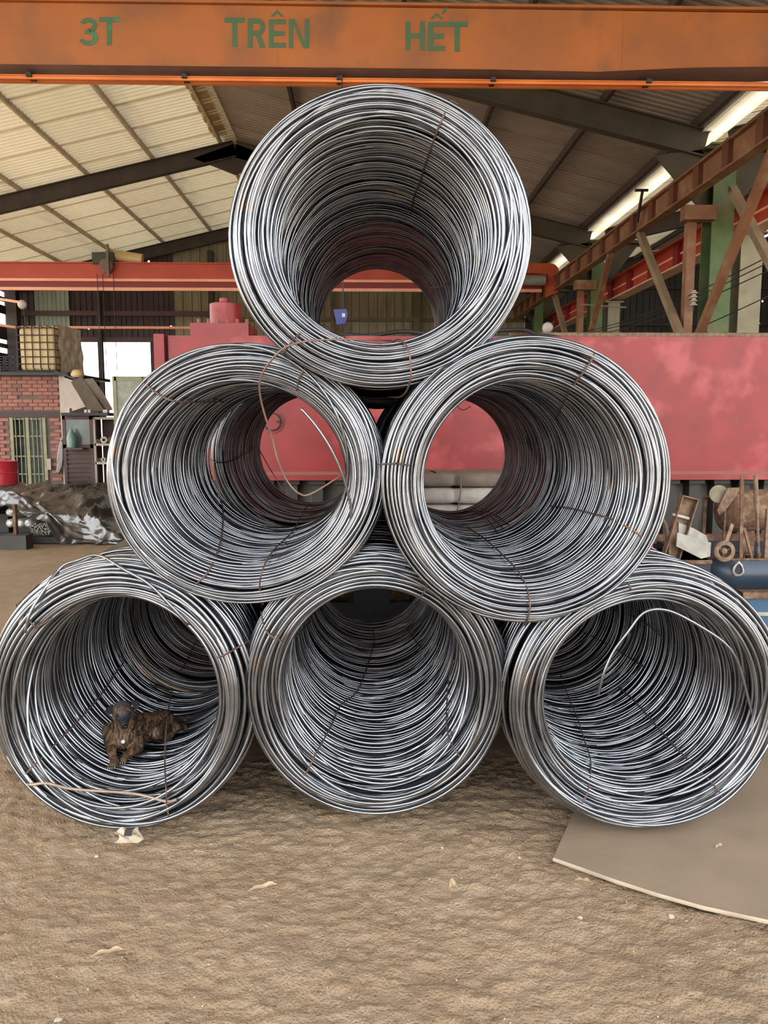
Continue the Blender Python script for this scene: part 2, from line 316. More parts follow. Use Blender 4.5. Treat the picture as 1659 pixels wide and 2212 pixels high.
# ================================================================== WIRE COILS
class Coil:
    def __init__(s, name, label, c, R, r, L, wd, yaw=0.0, pitch=0.0, seed=1, depth=0.10, clump=0.0, sx=1.0, sz=1.0, back=False, share=None, ncoef=1.0):
        s.R, s.r, s.L, s.wd, s.depth, s.sx, s.sz = R, r, L, wd, depth, sx, sz
        s.M = Matrix.Translation(c) @ Euler((pitch, 0, yaw)).to_matrix().to_4x4()
        s.root = empty(name, c); tag(s.root, label, 'wire coil')
        s.w = (R-r)/2; s.rm = (R+r)/2
        if share is None:
            me = s.windings(seed, clump, back, ncoef)
        else: me = share
        s.mesh = me
        o = bpy.data.objects.new('windings', me); COL.objects.link(o); o.parent = s.root
        o.matrix_parent_inverse = s.root.matrix_world.inverted(); o.matrix_world = s.M @ Matrix.Diagonal((sx, 1, sz, 1))
        o['kind'] = 'stuff'
    def profile(s, q):
        """q along the section outline: inner back -> front -> outer back; returns r, y, nr, ny (outward normal)"""
        L, w, d = s.L-s.depth, s.w, s.depth
        q = np.asarray(q, float); arc = PI*(w+d)/2; r = np.empty_like(q); y = np.empty_like(q); nr = np.empty_like(q); ny = np.empty_like(q)
        a = q < L; b = (q >= L) & (q < L+arc); c = q >= L+arc
        r[a] = s.r; y[a] = d+(L-q[a]); nr[a] = -1; ny[a] = 0
        t = (q[b]-L)/arc*PI
        r[b] = s.rm - w*np.cos(t); y[b] = d - d*np.sin(t); n1 = -np.cos(t)*d; n2 = -np.sin(t)*w; nn = np.hypot(n1, n2); nr[b] = n1/nn; ny[b] = n2/nn
        r[c] = s.R; y[c] = d+(q[c]-L-arc); nr[c] = 1; ny[c] = 0
        return r, y, nr, ny
    def strand(s, q0, q1, pitch, seg, sides, rng, off, amp_n, amp_s, clump, rad):
        K = int(abs(q1-q0)/pitch); th0 = rng.uniform(0, 2*PI)
        t = np.arange(0, K*seg+1)/seg; th = th0 + 2*PI*t
        def coef(sd, smooth=1):
            c = rng.normal(0, sd, K+3); 
            for _ in range(smooth): c = (c + np.roll(c, 1))*0.7071
            k = np.floor(t).astype(int); f = t-k; f = f*f*(3-2*f); return c[k]*(1-f)+c[k+1]*f
        q = q0 + (q1-q0)*t/max(K, 1)
        q = q + coef(amp_s)*np.cos(th) + coef(amp_s)*np.sin(th) + coef(amp_s*0.35)*np.cos(2*th) + coef(amp_s*0.35)*np.sin(2*th) + coef(pitch*0.35, 0)
        if clump:
            ph = 2*PI*q/0.13; wgt = np.clip(0.45-0.75*np.sin(th), 0, 1.2)
            q = q + clump*0.024*np.sin(ph+1.3*np.cos(th))*wgt + clump*0.012*np.sin(q*2*PI/0.31+2)*wgt
        lo, hi = 0.0, 2*(s.L-s.depth)+PI*(s.w+s.depth)/2
        q = np.clip(q, lo, hi)
        r, y, nr, ny = s.profile(q)
        n = off + np.abs(coef(amp_n, 0))*0.8 + coef(amp_n, 1)*np.cos(th) + coef(amp_n, 1)*np.sin(th) + coef(amp_n*0.4, 0)*np.cos(3*th+1)
        r = r + nr*n; y = y + ny*n
        ct, st = np.cos(th), np.sin(th)
        C = np.stack([r*ct, y, r*st], 1)
        N = np.stack([ct, 0*ct, st], 1); A = np.array([0., 1., 0.])
        T = np.gradient(C, axis=0); T /= np.linalg.norm(T, axis=1, keepdims=True)
        B = A - T*(T@A)[:, None]; B /= np.linalg.norm(B, axis=1, keepdims=True); N2 = np.cross(B, T)
        al = 2*PI*np.arange(sides)/sides
        V = C[:, None, :] + rad*(N2[:, None, :]*np.cos(al)[None, :, None] + B[:, None, :]*np.sin(al)[None, :, None])
        m = len(t); V = V.reshape(-1, 3)
        i = np.arange((m-1)*sides); a = i//sides; k = i%sides; k2 = (k+1)%sides
        F = np.stack([a*sides+k, (a+1)*sides+k, (a+1)*sides+k2, a*sides+k2], 1)
        return V, F
    def windings(s, seed, clump, back, nc):
        rng = np.random.RandomState(seed); wd = s.wd; rad = wd/2; L = s.L-s.depth; arc = PI*(s.w+s.depth)/2; tot = 2*L+arc
        parts = []
        if not back:
            parts.append(s.strand(0, L+arc, wd*1.22, 84, 6, rng, 0.0, wd*0.26*nc, wd*0.62*nc, clump, rad))
            parts.append(s.strand(0, L+arc, wd*1.35, 60, 4, rng, -wd*(1.15+1.1*clump), wd*0.2, wd*1.2, clump*0.3, rad))
            parts.append(s.strand(L*0.72, L+arc*1.06, wd*4.6, 84, 6, rng, wd*0.75, wd*0.3, wd*2.0, 0, rad))
            parts.append(s.strand(L+arc, tot, wd*1.12, 64, 5, rng, 0.0, wd*0.3, wd*0.8, 0, rad))
        else:
            parts.append(s.strand(0, L+arc, wd*1.2, 64, 5, rng, 0.0, wd*0.35, wd*1.0, clump, rad))
            parts.append(s.strand(L+arc, tot, wd*1.2, 56, 4, rng, 0.0, wd*0.3, wd*0.8, 0, rad))
        # packed windings underneath: a ridged body
        q = np.arange(0, tot, wd/2); off = np.where(np.arange(len(q))%2 == 0, -wd*(2.6+1.6*clump), -wd*(3.6+1.6*clump))
        r, y, nr, ny = s.profile(q); r = r+nr*off; y = y+ny*off; na = 56; th = 2*PI*np.arange(na)/na
        V = np.stack([r[:, None]*np.cos(th), np.repeat(y[:, None], na, 1), r[:, None]*np.sin(th)], 2).reshape(-1, 3)
        i = np.arange((len(q)-1)*na); a = i//na; k = i%na; k2 = (k+1)%na
        F = np.stack([a*na+k, a*na+k2, (a+1)*na+k2, (a+1)*na+k], 1); parts.append((V, F))
        o = 0; VV = []; FF = []
        for V, F in parts: VV.append(V); FF.append(F+o); o += len(V)
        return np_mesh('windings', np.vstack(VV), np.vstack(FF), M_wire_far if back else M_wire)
    def hit(s, px, py, lift=0.010):
        """where the sight line through a photo point meets this coil"""
        Mi = s.M.inverted(); o = Mi @ CAM; d = (Mi.to_3x3() @ ray(px, py))
        o = Vector((o.x/s.sx, o.y, o.z/s.sz)); d = Vector((d.x/s.sx, d.y, d.z/s.sz))
        yy = 0.0
        for _ in range(6):
            t = (yy-lift-o.y)/d.y; p = o+d*t; r = math.hypot(p.x, p.z)
            u = (r-s.rm)/s.w
            if abs(u) >= 1: break
            yy = s.depth*(1-math.sqrt(1-u*u))
        if abs(u) < 0.97: pass
        elif u < 0:
            rr = s.r-lift; a = d.x**2+d.z**2; b = o.x*d.x+o.z*d.z; c = o.x**2+o.z**2-rr*rr; D = b*b-a*c
            t = (-b+math.sqrt(max(D, 0)))/a; p = o+d*t
        else:
            rr = s.R+lift; a = d.x**2+d.z**2; b = o.x*d.x+o.z*d.z; c = o.x**2+o.z**2-rr*rr; D = b*b-a*c
            t = (-b-math.sqrt(D))/a if D > 0 else -1; h = o+d*t
            if t > 0 and s.depth*0.7 < h.y < s.L: p = h
            else:
                t = (s.depth*0.8-o.y)/d.y; p = o+d*t; k = rr/math.hypot(p.x, p.z); p = Vector((p.x*k, s.depth*0.8, p.z*k))
        return s.M @ Vector((p.x*s.sx, p.y, p.z*s.sz))
    def tie(s, pts, m=None, rad=0.0038, name='tie_wire', label=None, lift=0.026):
        Q = []
        for p in pts: Q.append(P(*p) if len(p) == 3 else s.hit(p[0], p[1], lift))
        mb = MB(); mb.tube(smooth_pts(Q, 6), rad, 6); o = mb.build(name, m or M_tie, s.root, smooth=True, fix=False)
        if label: o['label'] = label
        return o

def ccen(px, py, z):
    """coil centre from its photo centre and distance along the view"""
    d = ray(px, py); return CAM + d*z
coils = {}
def mk(key, *a, **k): coils[key] = Coil(*a, **k); return coils[key]
R_, r_ = 0.60, 0.447
T  = mk('T', 'wire_coil', 'topmost coil of grey steel wire crowning the stack, rusty loops at its lower rim', ccen(822, 507, 3.05), R_, r_, 1.42, 0.0125, seed=1, sz=0.965, ncoef=1.3)
ML = mk('ML', 'wire_coil', 'steel wire coil at left of the middle row, bent wire end across its mouth', ccen(526, 1028, 3.28), R_, r_, 1.42, 0.0135, seed=2, sx=1.0, sz=0.93, ncoef=1.1)
MR = mk('MR', 'wire_coil', 'steel wire coil at right of the middle row, tie wire rusted orange', ccen(1142, 1042, 3.18), R_, r_, 1.42, 0.0125, seed=3, ncoef=1.1, sz=1.0)
BL = mk('BL', 'wire_coil', 'steel wire coil at bottom left of the stack with a dog lying inside', ccen(256, 1514, 3.42), 0.585, 0.440, 1.45, 0.0165, seed=4, clump=1.0, sz=1.055)
BM = mk('BM', 'wire_coil', 'steel wire coil at bottom centre standing on bare dirt between two others', ccen(813, 1488, 3.45), 0.588, 0.443, 1.45, 0.0155, seed=5, clump=1.0, sz=1.03)
BR = mk('BR', 'wire_coil', 'steel wire coil at bottom right on the floor plate, bright wire arching in its mouth', ccen(1402, 1516, 3.37), 0.618, 0.468, 1.45, 0.0155, seed=6, clump=1.0, yaw=0.02, sz=0.985)
# the second rank behind, two windings patterns shared
back = {}
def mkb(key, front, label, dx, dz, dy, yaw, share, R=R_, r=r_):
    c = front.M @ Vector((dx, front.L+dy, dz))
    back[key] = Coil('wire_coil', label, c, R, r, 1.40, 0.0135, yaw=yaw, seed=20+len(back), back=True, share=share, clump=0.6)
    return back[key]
bT = mkb('T', T, 'steel wire coil directly behind the topmost coil', 0.03, -0.02, 0.03, 0.0, None)
bML = mkb('ML', ML, 'steel wire coil behind the left middle coil, red machine showing in the gap', 0.06, 0.015, 0.20, -0.02, None, R=0.525, r=0.447)
bMR = mkb('MR', MR, 'steel wire coil directly behind the right middle coil', 0.0, 0.0, 0.03, 0.02, bT.mesh)
bBL = mkb('BL', BL, 'steel wire coil behind the bottom left coil that holds the dog', 0.02, 0.0, 0.10, -0.03, bML.mesh, R=0.525, r=0.447)
bBM = mkb('BM', BM, 'steel wire coil behind the bottom centre coil, in front of a black plate', 0.0, 0.0, 0.03, 0.0, bT.mesh)
bBR = mkb('BR', BR, 'steel wire coil behind the bottom right coil', 0.0, 0.0, 0.04, 0.03, bML.mesh, R=0.525, r=0.447)

# tie wires and loose ends
T.tie([(990,223),(982,210),(971,223),(948,274),(923,341),(906,396),(895,422),(887,462)])
bT.tie([(929,622),(952,618),(976,607)], M_tie_pale, label='bent pale wire end')
T.tie([(617,757),(647,721),(682,702),(712,708),(733,732)])
T.tie([(839,746,3.5),(860,733,3.25),(879,749,3.08),(887,784,3.05),(885,827,3.08),(868,856,3.3),(839,858,3.5)])
T.tie([(845,736,3.35),(790,734,3.12),(737,733,3.05),(664,737,3.0),(617,750,2.99),(587,777,3.02),(565,812,3.08),(561,847,3.12),(571,893,3.16),(587,943,3.2),(600,993,3.22),(621,1040,3.25),(648,1067,3.25),(675,1065,3.25),(745,1022,3.3)],
      mat('brown loop wire', (0.24, 0.15, 0.115), (0.17, 0.10, 0.08), rough=0.5, metal=0.4, scale=10), rad=0.0042, name='loose_tie_wire', label='long brown tie wire hanging in a loop')
ML.tie([(305,812),(309,820),(320,835),(343,852),(374,866),(421,869),(482,867)])
ML.tie([(662,793),(648,812),(641,843)])
bML.tie([(447,993),(471,999),(505,994),(559,962)], M_tie_black)
bML.tie([(559,970),(590,1024),(617,1066)], M_tie_black)
ML.tie([(469,1066),(480,1090),(482,1124),(475,1175),(451,1232),(411,1274)])
ML.tie([(681,1095),(664,1093),(648,1120),(633,1147),(590,1190),(567,1232),(561,1271),(567,1298)])
ML.tie([(650,882,3.22),(679,916,3.22),(710,962,3.23),(733,1009,3.25),(750,1059,3.27),(758,1101,3.29),(754,1144,3.31)], M_wire, rad=0.0065, name='wire_end', label='pale cut wire end curving across the mouth')
MR.tie([(1284,764),(1271,790),(1249,819),(1226,852),(1200,905)])
MR.tie([(1189,1093),(1234,1098),(1312,1118)])
MR.tie([(1312,1118),(1370,1147),(1411,1182)], M_tie_orange, label='orange rusted length of tie wire')
MR.tie([(1009,1139),(1046,1163),(1087,1200),(1124,1241),(1144,1290),(1142,1331),(1134,1343)])
MR.tie([(831,1005),(845,1002),(882,1005),(923,1014),(943,1022,3.45)])
for k in range(3): bMR.tie([(1005+16*k,1102-2*k),(1042+14*k,1112),(1075+12*k,1150-8*k)], M_tie_black)
bMR.tie([(985,876),(1000,886),(1016,878)], M_tie_black)
BL.tie([(7,1714),(71,1656),(152,1575),(216,1504),(250,1454),(267,1430),(253,1410)])
_a = BL.hit(356, 1640, .03); BL.tie([(364,1762),(360,1735),(359,1707),(356,1639,_a.y-.04),(361,1555,_a.y+.22),(371,1491)], lift=.026)
bBL.tie([(422,1386),(398,1437),(364,1487)], M_tie_black)
BL.tie([(434,1418),(449,1424),(473,1420),(506,1403),(535,1386)])
BL.tie([(155,1218),(88,1233),(51,1261),(35,1292),(41,1315),(68,1346),(81,1353),(115,1334),(149,1315)], rad=0.005, lift=0.02)
BL.tie([(54,1366),(68,1319),(101,1265),(135,1228),(169,1214),(216,1217),(270,1231),(321,1261),(365,1305),(408,1349)], M_wire, rad=0.0072, name='wire_end', lift=0.03)
BL.tie([(0,1710),(34,1707),(68,1695),(101,1692),(162,1705),(287,1714),(358,1731),(381,1727)], M_tie_pale, rad=0.0072, name='wire_end', label='rust-stained loose wire along the lower rim', lift=0.02)
BM.tie([(925,1256),(911,1287),(896,1306)])
BM.tie([(569,1325),(569,1348),(581,1370),(607,1384),(636,1377),(672,1341)])
BM.tie([(806,1355),(807,1391),(791,1446),(770,1496),(737,1522),(715,1569),(679,1634),(661,1670),(628,1702)])
bBM.tie([(873,1352),(903,1391),(956,1458)], M_tie_black)
BM.tie([(981,1426),(970,1467),(965,1522),(967,1583),(990,1630),(1026,1659)])
BR.tie([(1354,1258),(1363,1274),(1361,1296)])
BR.tie([(1212,1459),(1226,1501),(1247,1551),(1263,1601),(1276,1647),(1269,1711),(1247,1750)])
BR.tie([(1336,1484),(1375,1519),(1460,1615),(1546,1700),(1563,1736),(1572,1768)])
BR.tie([(1247,1359),(1318,1395),(1390,1441)], M_tie_black)
BR.tie([(1287,1315),(1329,1319),(1375,1335),(1407,1356),(1429,1377)])
BR.tie([(1292,1501,3.22),(1304,1455,3.2),(1326,1406,3.2),(1358,1363,3.2),(1382,1331,3.2),(1404,1318,3.2),(1432,1317,3.21),(1464,1327,3.22),(1517,1356,3.23),(1567,1391,3.24),(1595,1434,3.25),(1617,1512,3.26),(1631,1569,3.27),(1634,1629,3.3)], M_wire, rad=0.007, name='wire_end', label='bright loose wire end arching across the mouth')
def strip(coil, p, q, w, m, name, label, cat):
    A = coil.hit(*p, .028); B = coil.hit(*q, .028); n_ = ((A+B)/2-Vector((coil.M.translation.x, (A.y+B.y)/2, coil.M.translation.z)))
    tag(MB().beam(A, B, w, .004, up=n_).build(name, m), label, cat)
M_card = mat('faded cardboard', (0.16, 0.135, 0.09), (0.10, 0.085, 0.06), rough=.9, scale=30)
strip(BL, (275, 1434), (298, 1459), .022, M_card, 'cardboard_strip', 'small faded cardboard strip on the wires above the dog', 'cardboard')
strip(BL, (324, 1479), (366, 1492), .028, M_card, 'cardboard_strip', 'longer brown cardboard strip behind the dog', 'cardboard')
strip(bBM, (863, 1353), (880, 1347), .03, mat('white tag plastic', (.7, .7, .66), rough=.5), 'white_tag', 'small white tag at the far end inside the bottom centre coil', 'tag')
strip(bMR, (983, 1133), (1001, 1137), .03, mat('blue tag plastic', (.02, .05, .30), rough=.4), 'blue_tag', 'small blue tag inside the right middle coil', 'tag')
#__PART2__
# ================================================================== THE SHED
OFF = 0.06                               # eye height correction carried by the steelwork
RX, RZ, SL = -2.8, 8.0+OFF, 0.234            # ridge and slope of this bay
EL, ER = -10.5, 4.95                     # left and right eaves
Y0, Y1 = -2.5, 24.0                      # open front, end wall
def roof_z(x): return RZ - SL*abs(x-RX)
ceiling = empty('ceiling', (0, 10, 6)); structure(ceiling)

def corr_mesh(width, length, pitch, amp, m, name='roof_sheet', seg=6, th=0.0):
    """corrugated sheet lying in XY: waves across Y, length along X"""
    cyc = ((0, 0), (.40, 0), (.50, 1), (.90, 1)); vs = []; n = int(math.ceil(width/pitch-1e-6))
    pts = [((i+c)*pitch, a*amp) for i in range(n) for c, a in cyc]+[(n*pitch, 0)]
    pts = [p for p in pts if p[0] <= width+1e-5]
    for y, z in pts: vs += [(0, y, z), (length, y, z)]
    fs = [(2*i, 2*i+1, 2*i+3, 2*i+2) for i in range(len(pts)-1)]
    me = bpy.data.meshes.new(name); me.from_pydata(vs, [], fs); me.materials.append(m); me.update(); return me
def lay_roof(brk, zfun, m, y0, y1, sw=1.08):
    """sheets laid in rows down the slope, rows meeting over purlins"""
    step = sw; ny = int((y1-y0)/step)+1
    for k in range(len(brk)-1):
        xa, xb = brk[k], brk[k+1]; s = 1 if xb > xa else -1; xb += s*.03
        za, zb = zfun(xa)+0.008*(k % 2), zfun(xb)+0.008*(k % 2)
        L = math.hypot(xb-xa, zb-za); mm = m[min(k, len(m)-1)]; me = corr_mesh(sw+.0675, L, 0.135, 0.05, mm)
        ang = math.atan2(zb-za, abs(xb-xa))
        ex = Vector((s*math.cos(ang), 0, math.sin(ang))); ey = Vector((0, 1, 0)); ez = ex.cross(ey)
        for j in range(ny):
            o = link('roof_sheet', me); jit = rnd.uniform(-0.002, 0.002); o.parent = ceiling
            o.matrix_parent_inverse = ceiling.matrix_world.inverted()
            o.matrix_world = Matrix(((ex.x, ey.x, ez.x, xa), (ex.y, ey.y, ez.y, y0+j*step), (ex.z, ey.z, ez.z, za+jit+0.004*(j%2)), (0, 0, 0, 1)))
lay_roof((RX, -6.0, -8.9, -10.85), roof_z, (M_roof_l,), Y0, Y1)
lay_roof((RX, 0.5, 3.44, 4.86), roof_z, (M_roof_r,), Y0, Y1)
MB().prism([(RX-.28, Y0, roof_z(RX-.28)+.035), (RX, Y0, RZ+.06), (RX+.28, Y0, roof_z(RX+.28)+.035), (RX, Y0, RZ+.04)], (0, Y1-Y0, 0)).build('ridge_cap', M_roof_r, ceiling)
# the neighbouring bay at the right: slope rising away from the valley
VX = 5.3
def roof2_z(x): return 6.22+OFF + SL*(x-VX)
lay_roof((VX-.05, 8.2, 11.4, 13.8), roof2_z, (M_roof_l, M_roof_r), 4.0, Y1)  # row by the valley takes the paler sheet, extra light put into colour
# yellowed strip under the ridge
mb = MB(); mb.grid(lambda u, v: (RX-0.12-0.30*u, 12.2+5.0*v, roof_z(RX-0.12-0.30*u)-0.05+0.02*math.sin(v*60)), 4, 60)
o = mb.build('ridge_strip', M_skylight, ceiling, smooth=True); o['label'] = 'yellowed crumpled strip under the ridge'

# purlins (along the shed) and rafters (across it)
def purlin(x, z, m, y0=Y0, y1=Y1, w=0.05, h=0.12):
    MB().box((x-w/2, y0, z-h), (x+w/2, y1, z)).build('purlin', m, ceiling)
for x in (-3.12, -4.58, -6.0, -7.45, -8.9, -10.35): purlin(x, roof_z(x)-0.02, M_purlin_light, w=0.055, h=0.10)
for x in (-1.3, 0.5, 2.0, 3.44, 4.80): purlin(x, roof_z(x)-0.02, M_purlin_dark, w=0.06, h=0.13)
for x in (6.6, 8.2, 9.8, 11.4): purlin(x, roof2_z(x)-0.02, M_purlin_dark, y0=4)
FR = (11.6, 17.4, 23.6)
def rafter(y, xa, xb, zf, m, h=0.34, w=0.16):
    a = (xa, y, zf(xa)-0.15-h/2); b = (xb, y, zf(xb)-0.15-h/2)
    mb = MB(); mb.ibeam(a, b, w, h, 0.02); mb.build('rafter', m, ceiling)
for y in FR+(5.8, 0.0):
    rafter(y, RX, EL, roof_z, M_rafter); rafter(y, RX, 4.95, roof_z, M_rafter_olive, h=0.38)
    if y > 5: rafter(y, 5.3, 13.8, roof2_z, M_rafter)
# haunch plates where the rafters meet the columns, gusset at the ridge
for y in FR:
    mb = MB(); mb.prism([(4.2, y-.01, 5.75), (5.02, y-.01, 5.85), (5.02, y-.01, 4.95), (4.95, y-.01, 4.95)], (0, .02, 0))
    mb.prism([(5.35, y-.01, 5.9), (6.1, y-.01, 5.9), (5.42, y-.01, 5.0), (5.35, y-.01, 5.0)], (0, .02, 0))
    mb.box((4.9, y-.17, 5.80), (6.1, y+.17, 5.84)); mb.build('haunch_plate', M_rafter_olive, ceiling)
    MB().prism([(RX-.9, y-.01, roof_z(RX-.9)-.3), (RX, y-.01, RZ-.2), (RX+.9, y-.01, roof_z(RX+.9)-.3), (RX, y-.01, RZ-.85)], (0, .02, 0)).build('ridge_gusset', M_rafter, ceiling)
# gutter in the valley, made translucent so it glows, in lengths between the frames
for ya, yb in ((4.0, 11.6), (11.6, 17.4), (17.4, 23.9)):
    mb = MB(); mb.box((4.88, ya, 6.10), (4.90, yb, 6.36)); mb.box((5.22, ya, 6.10), (5.24, yb, 6.36)); mb.build('gutter_side', M_gutter, ceiling)
    MB().box((4.88, ya, 6.07), (5.24, yb, 6.10)).build('gutter_sole', M_gutter_w, ceiling)

# ------------------------------------------------------------------ end wall of sheets
wall_back = empty('wall_back', (0, Y1, 0)); structure(wall_back)
def wall_sheets(x0, x1, z0, zf, m, w=1.0, rib=0.2, step=0.97, proud=0.0):
    x = x0
    while x < x1-0.05:
        xe = min(x+w, x1); n = max(1, int(round((xe-x)/rib))); zt = max(zf(x), zf(xe))
        vs = []; fs = []; k = 0
        for i in range(n):
            a = x+(xe-x)*i/n; b = x+(xe-x)*(i+1)/n; c = (b-a)
            for (xx, yy) in ((a, 0), (a+c*.62, 0), (a+c*.70, -.028), (a+c*.92, -.028)): vs += [(xx, yy, z0), (xx, yy, zf(xx))]; k += 1
        vs += [(xe, 0, z0), (xe, 0, zf(xe))]
        fs = [(2*i, 2*i+2, 2*i+3, 2*i+1) for i in range(k)]
        mb = MB(); mb.add([(a, Y1+0.05-proud+b+rnd.uniform(0, .006), c) for a, b, c in vs], fs); mb.build('wall_sheet', m, wall_back)
        x += step
WX0, WX1, WZ = -9.15, -6.57, 4.38
wall_sheets(-10.9, WX0, 0, roof_z, M_wall_maroon, w=0.90, step=0.87)
wall_sheets(WX0, WX1, WZ, roof_z, M_wall_maroon, w=0.89, step=0.86, rib=.17)
wall_sheets(WX1, -5.80, 0, roof_z, M_wall_maroon, w=0.78, step=.77, rib=.17)
wall_sheets(-5.80, 4.9, 0, roof_z, M_wall_cream, w=1.10, rib=.275, step=1.07)
wall_sheets(4.9, 13.8, 0, lambda x: max(6.0, roof2_z(x)), M_wall_dark)
# the pale green sheet let into the maroon ones
mb = MB(); vs = []
x0, x1 = -9.97, -8.93
for i in range(8):
    a = x0+(x1-x0)*i/8; c = (x1-x0)/8
    for xx, yy in ((a, 0), (a+c*.75, 0), (a+c*.82, -.02), (a+c*.95, -.02)): vs += [(xx, Y1-.02+yy, 4.42), (xx, Y1-.02+yy, 6.05)]
mb.add(vs, [(2*i, 2*i+2, 2*i+3, 2*i+1) for i in range(31)]); o = mb.build('wall_sheet', M_wall_green, wall_back); o['label'] = 'pale green ribbed sheet'
for z, x0, x1, m in ((6.05, -10.5, -4.6, M_wall_maroon), (5.18, -10.5, -3.9, M_wall_maroon), (4.40, -10.5, -5.2, M_wall_maroon)):
    MB().box((x0, Y1-.14, z-.07), (x1, Y1-.04, z+.07)).build('wall_girt', mat('brown girt', (0.085, 0.045, 0.042), rough=.6), wall_back)
M_girt_o = mat('olive girt', (0.13, 0.11, 0.06), (0.10, 0.085, 0.045), rough=.6)
for z in (6.05, 5.02, 4.1): MB().box((-4.6, Y1-.14, z-.05), (4.9, Y1-.04, z+.05)).build('wall_girt', M_girt_o, wall_back)
for z in (6.0, 4.9, 3.8): MB().box((4.9, Y1-.14, z-.04), (13.8, Y1-.04, z+.04)).build('wall_girt', M_rafter, wall_back)
for x, m, w in ((-7.98, M_rafter, .12), (-4.62, M_rafter, .16), (-1.0, M_girt_o, .10), (1.55, M_girt_o, .20), (7.6, M_cream_col, .12), (10.6, M_rafter, .16)):
    MB().ibeam((x, Y1-.22, 0 if x != -7.98 else 2.0), (x, Y1-.22, 7.0 if abs(x-RX) < 3 else 6.2), w, .18, .012, up=(0, 1, 0)).build('wall_post', m, wall_back)

wall_left = empty('wall_left', (EL-.2, 12, 0)); structure(wall_left)
for k in range(14):     # boards of dark sheet with daylight between them at the far end
    y = 9.0+k*1.07
    for z0, z1 in ((0, 2.6), (3.1, 3.95), (4.35, 4.75), (5.1, 5.35), (5.75, 6.15)):
        if k < 8: continue
        top = z1 if k >= 7 else 6.15
        MB().box((EL-.22, y, z0), (EL-.19, y+1.03, top)).build('wall_sheet', M_wall_maroon, wall_left)
for z in (2.8, 4.15, 5.5): MB().box((EL-.18, 17.5, z-.06), (EL-.08, 24, z+.06)).build('wall_girt', M_rafter, wall_left)
wall_right = empty('wall_right', (13.8, 12, 0)); structure(wall_right)
for k in range(19): MB().box((13.8, 4.0+k*1.05, 0), (13.83, 5.03+k*1.05, 8.05)).build('wall_sheet', M_wall_dark, wall_right)

# ------------------------------------------------------------------ columns
def column(x, y, top, w, m, label, group=None):
    t = thing('steel_column', (x, y, 0), label, 'column', group)
    top += OFF
    MB().ibeam((x, y, 0), (x, y, top), w, w*1.1, 0.02, up=(0, 1, 0)).build('shaft', m, t)
    mb = MB().box((x-w*.75, y-w*.75, top), (x+w*.75, y+w*.75, top+.025)); mb.build('cap_plate', m, t)
    MB().box((x-w*.8, y-w*.8, 0), (x+w*.8, y+w*.8, .03)).build('base_plate', m, t)
    return t
column(5.18, 11.6, 5.78, .32, M_green_col, 'green steel column at right, nearer of the two green ones')
column(5.10, 17.4, 5.78, .27, M_green_col, 'green steel column at right, farther of the two green ones')
column(5.70, 11.75, 4.60, .33, M_cream_col, 'cream steel column under the red runway, nearer one at the right edge')
column(5.55, 17.6, 4.50, .27, M_cream_col, 'cream steel column under the red runway, farther one')
column(5.15, 23.4, 5.78, .27, M_green_col, 'dim green column by the end wall behind the runway beams')
for y in (11.6, 17.0, 23.4): column(-10.35, y, 5.75, .3, M_rafter, 'dark steel column beside the left wall', 'columns along the left wall')

# ------------------------------------------------------------------ runway beams
rb = thing('runway_beam', (4.5, 14, 4.85), 'brown crane runway beam with dark stiffeners running away at right', 'beam')
MB().ibeam((4.5, 2.5, 5.10), (4.5, 23.8, 5.10), .16, .34, .025).build('beam_body', M_brown, rb)
MB().box((4.47, 2.5, 5.27), (4.53, 23.8, 5.32)).build('rail', M_brown_dark, rb)
st = None
for k in range(25):
    y = 3.0+k*.84
    if st is None: st = MB().box((4.425, y, 4.96), (4.485, y+.17, 5.24)).build('stiffener', M_brown_dark, rb); base = y
    else: c = copy_part(st, rb); c.location = (st.location.x, st.location.y+(y-base), st.location.z)
rr = thing('runway_beam', (5.6, 14, 4.6), 'red crane runway beam with pale lower flange farther right', 'beam')
MB().box((5.62, 3, 4.62), (5.66, 23.8, 5.02)).build('web', M_red_crane, rr)
MB().box((5.50, 3, 5.02), (5.78, 23.8, 5.05)).build('top_flange', M_red_crane, rr)
MB().box((5.50, 3, 4.58), (5.78, 23.8, 4.61)).build('bottom_flange', mat('pale flange', (0.72, 0.50, 0.36), (0.6, 0.38, 0.26), rough=.5), rr)
MB().box((5.585, 3, 4.80), (5.62, 23.8, 4.835)).build('cable_rail', M_salmon, rr)
st = None
for k in range(15):
    y = 5.2+k*1.25
    if st is None: st = MB().box((5.54, y, 4.61), (5.62, y+.22, 5.02)).build('stiffener', mat('deep red stiffener', (0.20, 0.012, 0.012), rough=.5), rr); base = y
    else: c = copy_part(st, rr); c.location = (st.location.x, st.location.y+(y-base), st.location.z)
M_brace_pale = mat('dusty tan brace', (0.27, 0.20, 0.12), (0.20, 0.14, 0.08), rough=.7, scale=4)
